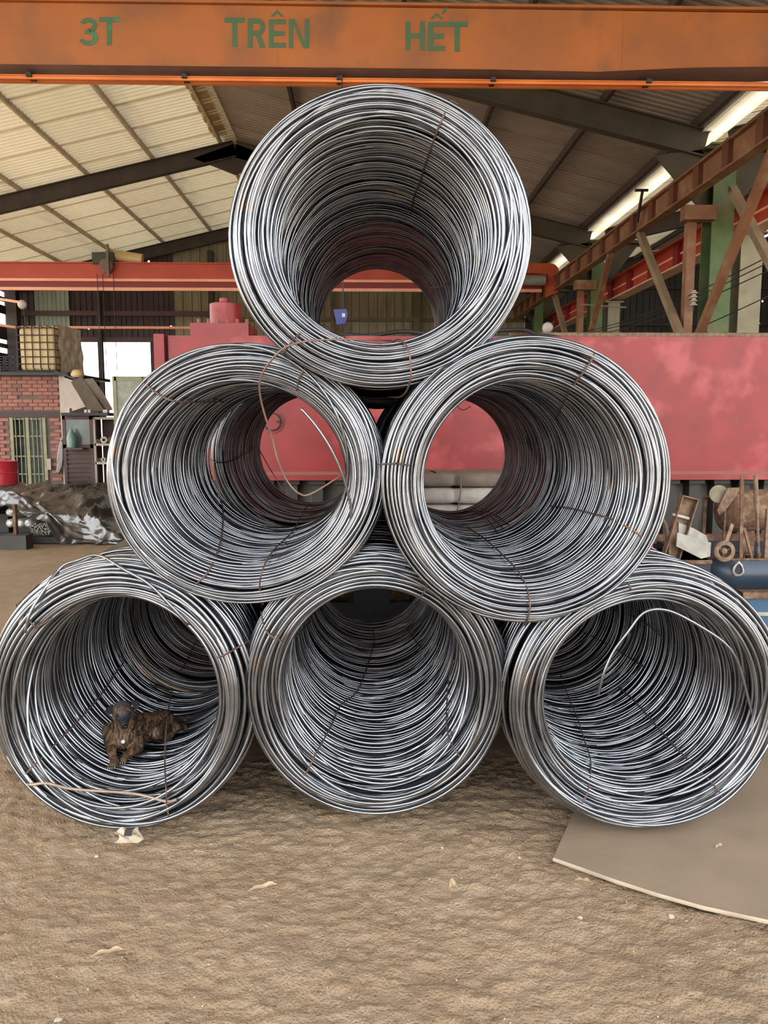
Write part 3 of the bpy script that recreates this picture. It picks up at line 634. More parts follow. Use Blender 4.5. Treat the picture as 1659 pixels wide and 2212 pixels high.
# knee braces below the brown runway
for y, first in ((11.6, 'nearer green column'), (17.4, 'farther green column')):
    br = thing('runway_bracing', (4.8, y, 3.0), 'brown bracket, post and slanting struts before the '+first, 'bracing')
    MB().box((4.58, y-.28, 4.73), (5.04, y-.1, 4.93)).build('bracket', M_brown, br)
    MB().beam((4.76, y-.05, 2.5), (4.76, y-.05, 4.73), .13, .13).build('post', M_brown, br)
    MB().beam((4.62, y-.45, 2.85), (4.5, y+1.35, 4.93), .10, .10).build('strut', M_brace_pale, br)
    MB().beam((4.66, y-.55, 2.85), (4.5, y-2.95, 4.93), .10, .10).build('strut', M_brown, br)
    MB().beam((5.0, y-.8, 5.0), (4.85, y-2.5, 3.45), .10, .10).build('strut', M_brace_pale, br) if y < 12 else None
    MB().box((4.60, 0.1+y-.9, 2.55), (4.72, y+.9, 2.67)).build('tie_bar', M_brown, br)
    MB().beam((4.5, y-1.0, 4.3), (5.6, y-.6, 4.3), .03, .03).build('cross_rod', M_gutter, br) if y > 12 else None

for o in [o for o in COL.objects if o.parent is None and o.name.split('.')[0] in ('runway_beam', 'runway_bracing')]: o.location.z += OFF
# ------------------------------------------------------------------ near crane girder with its lettering
GY = 7.60
zt_, zb_ = P(829, 13, GY).z, P(829, 149, GY).z
gd = thing('crane_girder', (0, GY, zb_), 'orange overhead crane girder with green stencilled words across the top', 'girder')
mb = MB()
prof = [(-7.5, zb_), (P(1060, 0, GY).x, zb_), (P(1290, 0, GY).x, zb_-.012), (P(1500, 0, GY).x, zb_+.035), (4.6, zb_+.07), (4.6, zt_-.02), (-7.5, zt_)]
mb.prism([(x, GY, z) for x, z in prof], (0, .26, 0)); mb.build('box_body', M_orange, gd)
z2 = zb_-.005
def bot(x):
    xs = [p[0] for p in prof[:5]]; zs = [p[1] for p in prof[:5]]
    return float(np.interp(x, xs, zs))
def under(u, v):
    x = -7.5+12.1*u; return (x, GY-.03+.32*v, bot(x)-.006)
MB().grid(under, 60, 1).build('bottom_flange', M_under, gd)  # flange underside in grey brown, body above in orange
mb = MB(); mb.box((-7.5, GY-.04, zt_-.01), (4.6, GY+.30, zt_+.015)); mb.build('top_flange', M_orange, gd)
for px in (598, 1345): MB().box((P(px, 70, GY).x, GY-.003, zb_+.01), (P(px, 70, GY).x+.008, GY, zt_-.02)).build('weld_seam', M_orange, gd)
# conductor rails hanging under it
cr = thing('conductor_rail', (0, GY+.2, zb_-.1), 'pair of orange conductor rails strung under the lettered girder', 'rail')
for y, py0, py1 in ((GY+.10, 169, 178), (GY+.22, 179, 187)):
    za = P(829, py0, y).z; zc = P(829, py1, y).z
    mb = MB(); mb.box((-7.4, y, zc), (4.5, y+.02, za)); mb.box((-7.4, y-.012, (za+zc)/2+.006), (4.5, y, za-.004)); mb.build('rail_bar', M_busbar, cr)
for px in (62, 398, 733, 1066, 1403):
    c = P(px, 165, GY+.08)
    MB().box((c.x-.025, GY+.07, zb_-.062), (c.x+.025, GY+.20, zb_-.03)).box((c.x-.008, GY+.12, zb_-.06), (c.x+.008, GY+.15, zb_)).build('rail_clip', M_dark, cr)
# letters: strokes as thin raised paint on the girder face
def letter(ch, x0, y0, x1, y1, accent=None):
    def q(u, v): return P(x0+(x1-x0)*u, y0+(y1-y0)*v, GY-.001)
    S = []
    wv = .17; wu = wv*(y1-y0)/(x1-x0)
    def rect(u0, v0, u1, v1): S.append([(u0, v0), (u1, v0), (u1, v1), (u0, v1)])
    def arc(cx, cy, ru, rv, a0, a1, n=10, t=1.0):
        for i in range(n):
            a = math.radians(a0+(a1-a0)*i/n); b = math.radians(a0+(a1-a0)*(i+1)/n)
            S.append([(cx+ru*math.cos(a), cy-rv*math.sin(a)), (cx+ru*math.cos(b), cy-rv*math.sin(b)),
                      (cx+(ru-wu*t)*math.cos(b), cy-(rv-wv*t)*math.sin(b)), (cx+(ru-wu*t)*math.cos(a), cy-(rv-wv*t)*math.sin(a))])
    if ch == 'T': rect(0, 0, 1, wv); rect(.5-wu/2, wv, .5+wu/2, 1)
    if ch == 'H': rect(0, 0, wu, 1); rect(1-wu, 0, 1, 1); rect(wu, .5-wv/2, 1-wu, .5+wv/2)
    if ch == 'E': rect(0, 0, wu, 1); rect(wu, 0, 1, wv); rect(wu, .5-wv/2, .92, .5+wv/2); rect(wu, 1-wv, 1, 1)
    if ch == 'N': rect(0, 0, wu*.9, 1); rect(1-wu*.9, 0, 1, 1); S.append([(wu*.5, 0), (wu*1.2, 0), (1-wu*.5, 1), (1-wu*1.2, 1)])
    if ch == 'R':
        rect(0, 0, wu, 1); rect(wu, 0, .55, wv); rect(wu, .42, .55, .42+wv); arc(.55, .295, .43, .295, -90, 90)
        S.append([(.42, .55), (.42+wu, .55), (1, 1), (1-wu*1.15, 1)])
    if ch == '3':
        arc(.48, .275, .48, .275, -90, 160, 14); arc(.48, .71, .52, .29, -165, 90, 14); rect(.3, .44, .55, .58)
    if ch == '^': S.append([(0, 1), (.5, 0), (.5, .5), (.2, 1)]); S.append([(.5, 0), (1, 1), (.8, 1), (.5, .5)])
    if ch == "'": S.append([(0, 1), (.6, 0), (1, .1), (.4, 1)])
    mb = MB()
    for i, poly in enumerate(S):
        pts = [q(u, v) for u, v in poly]; mb.prism(pts, (0, -.0025-0.0002*(i%3), 0))
    mb.build('painted_letter', M_green_paint, gd)
for a in (('3', 172, 38, 212, 99), ('T', 214, 37, 258, 98), ('T', 485, 38, 529, 101), ('R', 535, 40, 574, 103), ('E', 581, 42, 618, 103), ('^', 584, 21, 613, 36),
          ('N', 624, 41, 668, 104), ('H', 876, 46, 918, 109), ('E', 925, 47, 962, 110), ('^', 929, 27, 958, 41), ("'", 953, 15, 968, 30), ('T', 964, 47, 1011, 112)): letter(*a)

# ------------------------------------------------------------------ far red crane
FY = 18.7
fz1, fz0 = P(300, 570, FY).z, P(300, 602, FY).z
fg = thing('crane_girder', (-3, FY, fz0), 'red overhead crane girder in the distance behind the coils', 'girder')
MB().box((-11.2, FY, fz0), (4.2, FY+.3, fz1)).build('box_body', M_red_crane, fg)
MB().box((-11.2, FY-.05, fz1), (4.2, FY+.35, fz1+.03)).build('top_flange', M_red_crane, fg)
MB().box((-11.2, FY+.0, fz0-.06), (4.2, FY+.04, fz0)).build('conductor_rail', M_salmon, fg)
MB().box((-11.2, FY+.05, fz0-.20), (4.2, FY+.25, fz0-.06)).build('lower_box', mat('dark red box', (0.22, 0.02, 0.02), rough=.5), fg)
MB().box((-11.2, FY+.0, fz0-.27), (4.2, FY+.05, fz0-.20)).build('conductor_rail', M_salmon, fg)
et = thing('end_truck', (4.3, FY, fz0), 'rounded orange end truck of the far crane beside the brown runway', 'crane part')
mb = MB(); out = []
x0, x1, z0, z1 = 3.6, 4.55, fz0-.05, fz1+.02
out = [(x0, FY-.2, z0+.2)] + [(x0, FY-.2, z1)] + [(x1-.2+.2*math.sin(a*PI/12), FY-.2, z1-.2+.2*math.cos(a*PI/12)) for a in range(0, 7)] + [(x1, FY-.2, z0-.25), (x1-.25, FY-.2, z0-.35), (x1-.25, FY-.2, z0+.15)]
mb.prism(out, (0, .25, 0)); mb.build('truck_body', mat('orange truck paint', (0.55, 0.10, 0.02), (0.45, 0.07, 0.02), rough=.5), et)
mb = MB().cyl((x0+.05, FY-.3, z0-.0), (x1-.35, FY-.3, z0-.0), .12, 14).cyl((x0+.0, FY-.3, z0), (x0+.05, FY-.3, z0), .15, 14); mb.build('motor', mat('motor green grey', (0.20, 0.22, 0.17), (.3, .3, .25), rough=.5, scale=9), et)
# trolley and hoist on the far girder
ho = thing('hoist_trolley', (-6.3, FY-.3, fz1), 'hoist trolley hanging over the far red girder, top left', 'hoist')
c0 = P(228, 552, FY-.2)
MB().box((c0.x-.35, FY-.1, c0.z-.16), (c0.x+.15, FY+.4, c0.z+.10)).build('gear_housing', mat('dark green housing', (0.045, 0.06, 0.035), rough=.6), ho)
MB().cyl((c0.x+.1, FY+.1, c0.z+.07), (c0.x+.75, FY+.15, c0.z-.02), .13, 16).build('rope_drum', M_tank, ho)
MB().box((c0.x+.02, FY-.25, c0.z-.48), (c0.x+.08, FY-.18, c0.z+.25)).build('hanger_bar', M_under, ho)
c1 = P(230, 575, FY-.12)
MB().cyl((c1.x, FY-.18, c1.z), (c1.x, FY-.05, c1.z), .16, 20).build('travel_wheel', M_under, ho)
for px in (210, 222, 245):
    c = P(px, 600, FY-.04); tag(MB().cyl((c.x, c.y, 3.2 if px != 245 else 2.2), (c.x, c.y, fz0+.1), .008, 5).build('hanging_rope', M_dark), {210: 'thin dark rope under the far girder, leftmost of three', 222: 'thin dark rope under the far girder, middle of three', 245: 'thin dark rope under the far girder, longest and rightmost'}[px], 'rope', 'ropes under the far girder')

# wires crossing at the right, insulators, lamps
for k, (a, b) in enumerate((((1659, 555), (1258, 718)), ((1659, 568), (1262, 722)), ((1659, 585), (1268, 727)), ((1659, 640), (1290, 775)))):
    A = P(*a, 9.5); B = P(*b, 16.0); pts = [A.lerp(B, t/8) - Vector((0, 0, .12*math.sin(PI*t/8))) for t in range(9)]
    tag(MB().tube(pts, .008, 5).build('power_line', M_dark, smooth=True), ('sagging power line crossing the struts, topmost of four', 'sagging power line crossing the struts, second from top', 'sagging power line crossing the struts, third from top', 'sagging power line crossing the struts, lowest of four')[k], 'cable', 'power lines at right')
ins = thing('insulator_stack', tuple(P(1500, 650, 11.2)), 'small stack of pale ribbed insulators beside the nearer green column', 'insulator')
b0 = P(1499, 640, 11.2)
for k in range(4): MB().lathe([(0, 0), (.05, .005), (.055, .02), (.03, .035), (.03, .05), (0, .05)], (b0.x, b0.y, b0.z+.03-k*.055), (0, 0, 1), 14).build('insulator', M_ins, ins, smooth='auto')
MB().cyl((b0.x, b0.y, b0.z-.2), (b0.x, b0.y, b0.z+.1), .012, 8).build('pin', M_dark, ins)
def lamp_disc(px, py, Y, r, label, lit):
    c = P(px, py, Y); t = thing('flood_lamp', tuple(c), label, 'lamp')
    MB().lathe([(0, .06), (r*.5, .055), (r*.8, .03), (r, 0), (r*.92, .0), (r*.6, .03), (0, .04)], c, (.1, -1, -.3), 20).build('reflector', M_white, t, smooth=True)
    MB().lathe([(0, -.09), (r*.3, -.08), (r*.35, .02), (0, .02)], c, (.1, -1, -.3), 12).build('housing', M_dark, t, smooth=True)
    MB().cyl(c+Vector((0, .05, 0)), (c+Vector((0, .1, -.35))) if px < 100 else Vector((c.x, c.y+.1, 0)), .012, 8).build('bracket', M_dark, t)
lamp_disc(1183, 708, 12.0, .09, 'round pale lamp dish just above the red machine', False)
lamp_disc(48, 658, 17, .10, 'pale round lamp on an arm by the left wall', False)
c = P(48, 658, 17); tag(MB().beam((EL-.1, 17.1, c.z+.55), (c.x, 17.1, c.z+.05), .05, .05).build('lamp_arm', M_salmon), 'salmon slanting arm carrying the pale lamp by the left wall', 'arm')
tag(MB().cyl(P(1388, 412, 12.5), P(1376, 480, 12.8), .025, 8).cyl(P(1372, 411, 12.5), P(1400, 411, 12.5), .022, 10).build('ceiling_lamp', M_dark), 'dark lamp hanger below the pale gutter', 'lamp')
tag(MB().tube([P(0, 702, 20), P(30, 707, 20), P(420, 708, 19)], .035, 8).build('salmon_pipe', M_salmon, smooth=True), 'thin salmon pipe strung across under the maroon wall sheets', 'pipe')
tl = thing('tube_light', tuple(P(1648, 505, 13.5)), 'lit tube lamp at the far right edge', 'lamp')
m_em = bpy.data.materials.new('lamp glow'); m_em.use_nodes = True; m_em.node_tree.nodes['Principled BSDF'].inputs['Emission Color'].default_value = (1, 1, 1, 1); m_em.node_tree.nodes['Principled BSDF'].inputs['Emission Strength'].default_value = 12
MB().cyl(P(1635, 513, 13.5), P(1665, 498, 13.0), .06, 12).build('glowing_tube', m_em, tl)
MB().beam(P(1633, 508, 13.55), P(1667, 492, 13.05), .12, .03).build('lamp_back', M_white, tl)

# ------------------------------------------------------------------ red machine body
BY = 8.5
bx0 = P(337, 800, BY).x; bz1 = P(900, 726, BY).z; bz0 = P(1500, 1036, BY).z
rm = thing('red_machine_bed', (1.5, BY, bz0), 'long red painted machine body behind the coils', 'machine')
MB().box((bx0+.14, BY, bz0), (6.8, BY+1.1, bz1)).build('body', M_red, rm)
MB().box((bx0, BY-.06, bz0), (bx0+.11, BY+1.1, bz1+.01)).build('end_flange', M_red, rm)
MB().box((bx0+.11, BY+.05, bz0), (bx0+.14, BY+1.1, bz1-.01)).build('end_groove', M_dark, rm)
zl = P(1500, 1021, BY).z
MB().box((bx0+.14, BY-.012, zl-.018), (6.8, BY, zl+.018)).build('weld_seam', M_red_rust, rm)
MB().box((bx0+.14, BY-.02, bz0), (6.8, BY, zl-.018)).build('lower_rail', M_red, rm)
a = P(413, 716, BY+.1); b = P(538, 699, BY+.1)
MB().box((a.x, BY+.05, bz1), (b.x, BY+.75, b.z)).build('cylinder_base', M_red, rm)
ca = P(452, 700, BY+.35); cb = P(519, 657, BY+.35); cx = (ca.x+cb.x)/2; rc = (cb.x-ca.x)/2
MB().lathe([(0, 0), (rc, 0), (rc, cb.z-ca.z), (rc*.9, cb.z-ca.z+.01), (0, cb.z-ca.z+.01)], (cx, BY+.4, ca.z), (0, 0, 1), 36).build('cylinder', M_red, rm, smooth='auto')
MB().lathe([(0, 0), (.055, 0), (.055, .06), (0, .06)], (cx, BY+.35, cb.z), (0, 0, 1), 16).build('cylinder_cap', M_red, rm, smooth='auto')
for k in range(6): MB().cyl((a.x+.08+k*.105, BY+.12, b.z), (a.x+.08+k*.105, BY+.12, b.z+.05), .02, 6).build('bolt', M_red_rust, rm)
bc = P(589, 911, BY)
MB().lathe([(0, .05), (.085, .05), (.085, .02), (.125, .02), (.125, 0)], (bc.x, BY, bc.z), (0, -1, 0), 28).build('boss', M_red, rm, smooth='auto')
MB().lathe([(.09, .052), (.10, .052), (.10, .021), (.09, .021)], (bc.x, BY, bc.z), (0, -1, 0), 28).build('boss_groove', M_dark, rm)
MB().box((bc.x+.05, BY-.07, bc.z-.01), (bc.x+.09, BY-.045, bc.z+.01)).build('boss_pin', M_dark, rm)
# supports below the bed: grey frame with legs
for k in range(24):
    x = bx0+.3+k*.285; o = MB().box((x-.06, BY+.12, 0), (x+.06, BY+.3, bz0-.03)).box((x-.09, BY+.06, bz0-.05), (x+.09, BY+.35, bz0)).build('bed_leg', M_grey_steel, rm)
MB().box((bx0+.1, BY+.31, .0), (6.8, BY+.36, bz0)).build('rear_panel', mat('grey back panel', (0.20, 0.185, 0.15), (0.14, 0.13, 0.105), rough=.6, scale=3), rm)
tag(MB().tube(smooth_pts([P(735, 722, BY+.2), P(800, 725, BY+.15), P(870, 716, BY+.1), P(960, 722, BY+.1), P(1115, 712, BY+.1), P(1160, 722, BY+.1), P(1230, 733, BY+.15)]), .022, 8).build('hose', M_dark, smooth=True), 'dark hose lying along the top of the red machine', 'hose')
tag(MB().cyl((P(1100, 730, BY+.2).x, BY+.2, bz1+.035), (6.7, BY+.2, bz1+.035), .035, 10).build('pipe', M_rustpale, smooth='auto'), 'dusty pipe lying along the right part of the red machine top', 'pipe')
bt = thing('chain_block', tuple(P(743, 685, 7.4)), 'small blue box hanging seen through the topmost coil', 'tool')
c = P(741, 685, 7.4); MB().prism([(c.x-.09, c.y, c.z+.07), (c.x+.03, c.y, c.z+.075), (c.x+.045, c.y, c.z+.03), (c.x+.02, c.y, c.z-.06), (c.x-.06, c.y, c.z-.07)], (0, .07, 0)).build('casing', M_blue, bt)
MB().box((c.x-.01, c.y-.004, c.z+.0), (c.x+.02, c.y-.001, c.z+.035)).build('white_sticker', M_white, bt)
MB().tube(smooth_pts([c+Vector((0, .03, .07)), c+Vector((.0, .05, .4)), Vector((c.x, c.y+.1, zb_-.1))]), .006, 6).build('hanging_cord', M_dark, bt)
MB().tube(smooth_pts([c+Vector((0, .03, -.07)), c+Vector((.03, .02, -.13)), c+Vector((.0, .02, -.2))]), .006, 6).build('lower_cord', M_dark, bt)

# ------------------------------------------------------------------ stand and wrapped bundles behind the stack
sy = 6.85
sb = thing('steel_stand', (.4, sy, 0), 'black steel stand with slots seen through the bottom centre coil', 'stand')
zs = P(820, 1303, sy).z
mb = MB(); xs = [XP(725, sy)-.3, P(765, 1300, sy).x, P(842, 1300, sy).x, P(900, 1300, sy).x+.05, 1.7]
mb.box((-.9, sy, .05), (1.8, sy+.05, zs)); mb.box((xs[1], sy, zs), (xs[2], sy+.05, zs+.12)); mb.box((-.9, sy, zs+.12), (1.8, sy+.05, .95))
mb.box((-.9, sy, zs), (xs[0], sy+.05, zs+.12)); mb.box((xs[3], sy, zs), (1.8, sy+.05, zs+.12)); mb.build('front_plate', M_black_plate, sb)
for x in (-.85, .45, 1.72): MB().box((x-.04, sy+.05, 0), (x+.04, sy+.9, .95)).build('leg_frame', M_black_plate, sb)
MB().box((-.9, sy, .95), (1.8, sy+.95, 1.0)).build('top_plate', M_black_plate, sb)
MB().box((-.9, sy+.25, zs-.1), (1.8, sy+.3, zs+.25)).build('cross_bar', M_rust, sb)
def bundle(x0, x1, y, z0, z1, d, m, label):
    mb = MB(); nn = 14
    def f(u, v):
        x = x0+(x1-x0)*u; a = 2*PI*v; c, s_ = math.cos(a), math.sin(a); k = (abs(c)**5+abs(s_)**5)**(-.2)
        w = 1-.10*math.exp(-((u-.35)/.03)**2)-.08*math.exp(-((u-.75)/.03)**2); n1 = 1+.05*(vnoise(np.array([u*9.]), np.array([v*14.]), 3)[0]-.5)
        return (x, y+d/2+d/2*k*c*w*n1, (z0+z1)/2+(z1-z0)/2*k*s_*w*n1)
    mb.grid(f, 60, 28); return tag(mb.build('wrapped_bundle', m, smooth=True), label, 'bundle')
bz = P(1010, 1103, 6.9).z; bzt = P(1010, 1025, 6.9).z; bm_ = bz+(bzt-bz)*.62
x_l, x_r = XP(880, 6.9), XP(1180, 6.9)
bz = max(bz, 1.0)
ub = []
for k, (za, zc) in enumerate(((1.0, 1.0+(bm_-1.0)*.5), (1.0+(bm_-1.0)*.5, bm_))):
    t = bundle(x_l, x_r, 6.88+.01*k, za+.002, zc, .5, M_white, ('white wrapped flat bundle seen through the right middle coil, lowest layer', 'white wrapped flat bundle, second layer under the brown one')[k])
t = bundle(x_l, x_r, 6.92, bm_+.002, bzt+.02, .6, M_tanwrap, 'dusty brown wrapped bundle lying on the white ones')
tag(MB().tube(smooth_pts([P(993, 1026, 6.92), P(996, 1050, 6.87), P(992, 1080, 6.86), P(988, 1103, 6.86)]), .006, 6).build('binding_cord', M_under, smooth=True), 'cord tied round the white wrapped bundles', 'cord')
#__PART3__
# ================================================================== LEFT BACKGROUND
HY = 17.5
hx1 = P(135, 900, HY).x; hz1 = P(60, 812, HY).z; HX0 = -10.2
dx0, dx1, dz1 = XP(27, HY), XP(105, HY), P(60, 902, HY).z
hut = thing('brick_hut', (-8.5, HY, 0), 'small red brick hut with barred door at left', 'hut')
mb = MB(); mb.box((HX0, HY+.012, 0), (dx0, HY+.2, dz1)); mb.box((dx1, HY+.012, 0), (hx1, HY+.2, dz1)); mb.box((HX0, HY+.012, dz1), (hx1, HY+.2, hz1))
mb.box((HX0, HY+.2, 0), (HX0+.15, HY+2.5, hz1)); mb.box((HX0, HY+2.35, 0), (hx1, HY+2.5, hz1)); mb.build('mortar_bed', M_mortar, hut)
MB().box((hx1-.15, HY+.2, 0), (hx1, HY+2.5, hz1)).build('side_wall', M_plaster, hut)
MB().box((HX0, HY-.01, dz1), (hx1+.05, HY+.03, dz1+.13)).build('lintel', mat('dark lintel', (0.07, 0.055, 0.055), rough=.8), hut)  # one dark tone along the whole lintel
MB().box((hx1-.02, HY-.06, 0), (hx1+.10, HY+.1, hz1)).build('corner_post', M_plaster, hut)
bm1 = None; ch = 0.083; bl = .21
zrow = .02; row = 0
bricks = {}
for mm in (M_brick, M_brick2):
    o = MB().box((0, 0, 0), (bl, .045, ch-.014)).build('brick', mm, hut); bricks[mm] = o; 
keep = []
while zrow < hz1-ch:
    if not (dz1-.03 < zrow+ch*.5 < dz1+.15):
        x = -9.65 - (row % 2)*bl/2
        while x < hx1-.05:
            xe = min(x+bl, hx1-.03)
            if not (zrow < dz1 and xe > dx0-.03 and x < dx1+.03) and xe-x > .08 and zrow > 0.55 and not (zrow > 2.35 and zrow < 2.5 and -7.9 < x < -7.5):
                keep.append((x, zrow, xe-x))
            x += bl+.014
    zrow += ch; row += 1
first = {M_brick: True, M_brick2: True}
for x, z, w in keep[:290]:
    mm = M_brick2 if rnd.random() < .3 else M_brick; s_ = bricks[mm]
    o = s_ if first[mm] else copy_part(s_, hut); first[mm] = False
    o.matrix_world = Matrix.Translation((x, HY-.012-rnd.uniform(0, .012), z)) @ Matrix.Diagonal((w/bl, 1, 1, 1))
MB().box((HX0-.2, HY-.25, hz1), (hx1+.25, HY+2.6, hz1+.07)).build('roof_slab', M_dark, hut)
dr = thing('barred_door', ((dx0+dx1)/2, HY, 0), 'grey green barred steel door in the brick hut', 'door')
for x in (dx0+.03, dx1-.05, (dx0+dx1)/2-.02): MB().box((x-.035, HY-.03, .0), (x+.035, HY+.02, dz1)).build('frame_post', M_gateg, dr)
MB().box((dx0, HY+.25, .0), (dx1, HY+.28, dz1)).build('dark_sheet', M_glass, dr)
for x in np.linspace(dx0+.12, dx1-.12, 7): MB().cyl((x, HY-.02, .02), (x, HY-.02, dz1), .013, 6).build('bar', M_gateg, dr)
for z in (.35, .75, 1.15, 1.6, dz1-.03): MB().box((dx0, HY-.01, z-.015), (dx1, HY+.01, z+.015)).build('rail', M_gateg, dr)
MB().box((dx1-.01, HY-.08, .85), (dx1+.08, HY-.03, 1.10)).build('lock_box', M_plaster, dr)
g = thing('security_bars', (-9.4, HY-.15, 0), 'pale steel bars before the brick wall at the left edge', 'bars')
for k in range(4): MB().cyl((-9.65+k*.22, HY-.12, 0), (-9.65+k*.22, HY-.12, dz1), .014, 6).build('bar', M_gateg, g)
MB().box((-9.75, HY-.13, dz1-.06), (-8.9, HY-.1, dz1)).build('top_rail', M_gateg, g)

# caged tank on the hut roof
ty = HY+.1; a = P(40, 800, ty); b = P(117, 704, ty); tz0 = hz1+.09
tk = thing('caged_tank', ((a.x+b.x)/2, ty+.5, tz0), 'yellowed plastic tank in a steel cage on the hut roof', 'tank')
tw = b.x-a.x; thh = b.z-tz0
mb = MB(); mb.box((a.x+.03, ty+.03, tz0+.04), (b.x-.03, ty+1.0, b.z-.04)); o = mb.build('tank_body', M_tank, tk)
bv = o.modifiers.new('b', 'BEVEL'); bv.width = .07; bv.segments = 4
for k in range(6):
    x = a.x+tw*k/5; MB().tube([(x, ty+1.05, b.z), (x, ty, b.z), (x, ty-.01, tz0+.1), (x+.03, ty+.05, tz0), (x+.03, ty+1.05, tz0)], .013, 6).build('cage_bar', M_dark, tk)
for k in range(7):
    z = tz0+.02+thh*k/6.4; MB().tube([(b.x, ty+1.05, z), (b.x, ty-.012, z), (a.x, ty-.012, z), (a.x, ty+1.05, z)], .013, 6).build('cage_bar', M_dark, tk)
def crumple(u, v):
    y = ty+.0+1.3*v; z = tz0-.15+(thh+.2)*u
    return (b.x+.06+.05*vnoise(np.array([v*7.]), np.array([u*6.]), 4)[0]+.06*v*(1-.5*u), y, z)
tag(MB().grid(crumple, 16, 16).build('crumpled_sheet', M_tan), 'crumpled tan sheet hanging on the right side of the caged tank', 'sheet')
cg = thing('wire_crate', tuple(P(22, 785, ty)), 'dark tangled wire crate left of the caged tank', 'crate')
a = P(2, 800, ty); b = P(36, 770, ty)
for k in range(7):
    MB().beam((a.x+(b.x-a.x)*k/6, ty, tz0), (a.x+(b.x-a.x)*k/6+rnd.uniform(-.05, .05), ty, b.z), .02, .02).build('bar', M_dark, cg)
    MB().beam((a.x, ty, tz0+(b.z-tz0)*k/6), (b.x, ty, tz0+(b.z-tz0)*k/6+rnd.uniform(-.03, .03)), .02, .02).build('bar', M_dark, cg)

# brown cabinet, shelf, leaning boards, jacket
cy = 16.2
a = P(141, 1040, cy); b = P(199, 898, cy)
cb_ = thing('brown_cabinet', ((a.x+b.x)/2, cy, 0), 'tall dark brown cabinet with a glazed upper door beside the hut', 'cabinet')
zm = P(170, 960, cy).z
mb = MB(); mb.box((a.x, cy+.02, 0), (b.x, cy+.5, zm)); mb.box((a.x, cy+.45, zm), (b.x, cy+.5, b.z)); mb.box((a.x, cy+.02, zm), (a.x+.03, cy+.5, b.z)); mb.box((b.x-.03, cy+.02, zm), (b.x, cy+.5, b.z)); mb.box((a.x, cy+.02, b.z-.03), (b.x, cy+.5, b.z)); mb.build('body', M_cab, cb_)
mb = MB()
for z0, z1 in ((.02, .1), (zm-.08, zm), (b.z-.08, b.z-.0)): mb.box((a.x, cy-.02, z0), (b.x, cy+.02, z1))
for x in (a.x, b.x-.06): mb.box((x, cy-.02, .02), (x+.06, cy+.02, b.z))
mb.build('door_frame', M_cab, cb_)
for k in range(13): MB().box((a.x+.06, cy-.012+.0, .12+k*(zm-.22)/13), (b.x-.06, cy+.015, .12+k*(zm-.22)/13+.035)).build('slat', M_cab, cb_)
MB().box((a.x+.06, cy+.0, zm), (b.x-.06, cy+.006, b.z-.08)).build('glass_pane', M_glass, cb_)
tag(MB().lathe([(0, 0), (.09, 0), (.1, .2), (.06, .3), (.03, .34), (.03, .38), (0, .38)], (XP(163, cy), cy-.16, zm-.06+.0), (0, 0, 1), 14).build('jug', mat('green jug plastic', (.16, .26, .22), rough=.3), smooth='auto'), 'pale green jug on the glazed cabinet front', 'jug')
MB().box((XP(152, cy), cy-.28, zm-.10), (XP(190, cy), cy-.01, zm-.065)).build('ledge', M_cab, cb_)
top = thing('canopy_frame', tuple(P(185, 888, cy)), 'dark flat frame projecting over the brown cabinet', 'frame')
a2 = P(140, 893, cy); b2 = P(240, 886, cy)
MB().box((a2.x, cy-.2, b.z), (b2.x, cy+.95, b.z+.06)).build('top_board', M_dark, top)
for px, w in ((150, .07), (188, .05), (196, .05), (230, .09)): c = P(px, 882, cy); MB().box((c.x-w/2, cy-.1, b.z+.06), (c.x+w/2, cy+.05, b.z+.06+rnd.uniform(.05, .12))).build('offcut', M_white, top)
sh = thing('steel_shelf', tuple(P(225, 1035, cy)*1), 'pale shelf rack crowded with parts right of the brown cabinet', 'shelf')
xa, xb = XP(206, cy), XP(262, cy)
for x in (xa, xb): MB().box((x-.025, cy, 0), (x+.025, cy+.06, b.z-.05)).build('upright', M_plaster, sh)
for z in (P(0, 1000, cy).z, P(0, 960, cy).z, P(0, 903, cy).z, .35): MB().box((xa, cy, z-.03), (xb, cy+.5, z+.02)).build('shelf_board', M_plaster, sh)
MB().box((xa, cy+.5, 0), (xb, cy+.52, b.z-.05)).build('back_mesh', M_cab, sh)
for bn, z in (('lowest', .37), ('middle', P(0, 1000, cy).z+.02), ('upper', P(0, 960, cy).z+.02)):
    x = xa+.08; nth = -1
    while x < xb-.08:
        r = rnd.uniform(.035, .075); 
        mi = rnd.randrange(3); nth += 1
        tag(MB().lathe([(r*.4, 0), (r, 0), (r, .12), (r*.4, .12), (r*.4, 0)], (x, cy+.1, z+r), (rnd.uniform(-.3, .3), -1, 0), 12).build('machine_ring', (M_rustpale, M_rust, M_galv)[mi], smooth='auto'),
            ('tan', 'rust brown', 'pale grey')[mi]+' ring on the '+bn+' board of the crowded shelf, '+('first', 'second', 'third', 'fourth', 'fifth', 'sixth', 'seventh')[nth]+' from left', 'machine part', 'parts on the pale shelf')
        x += r*2+.01
def slab(p, q, w, th, Y, m, name, label):
    """leaning board: centre line from photo points p to q"""
    A = P(*p, Y); B = P(*q, Y+.2); return tag(MB().beam(A, B, th, w, up=(1, 0, .8)).build(name, m), label, 'board')
tag(MB().prism([P(153, 825, 16.4), P(176, 813, 16.7), P(226, 888, 16.7), P(191, 889, 16.4)], (0, .04, 0)).build('leaning_board', M_board), 'wide dusty board slanting above the cabinet', 'board')
tag(MB().prism([P(181, 819, 17.0), P(200, 817, 17.1), P(222, 848, 17.1), P(243, 885, 17.1), P(232, 888, 17.0)], (0, .04, 0)).build('leaning_board', M_board), 'second slanting board behind the first, by the bright opening', 'board')
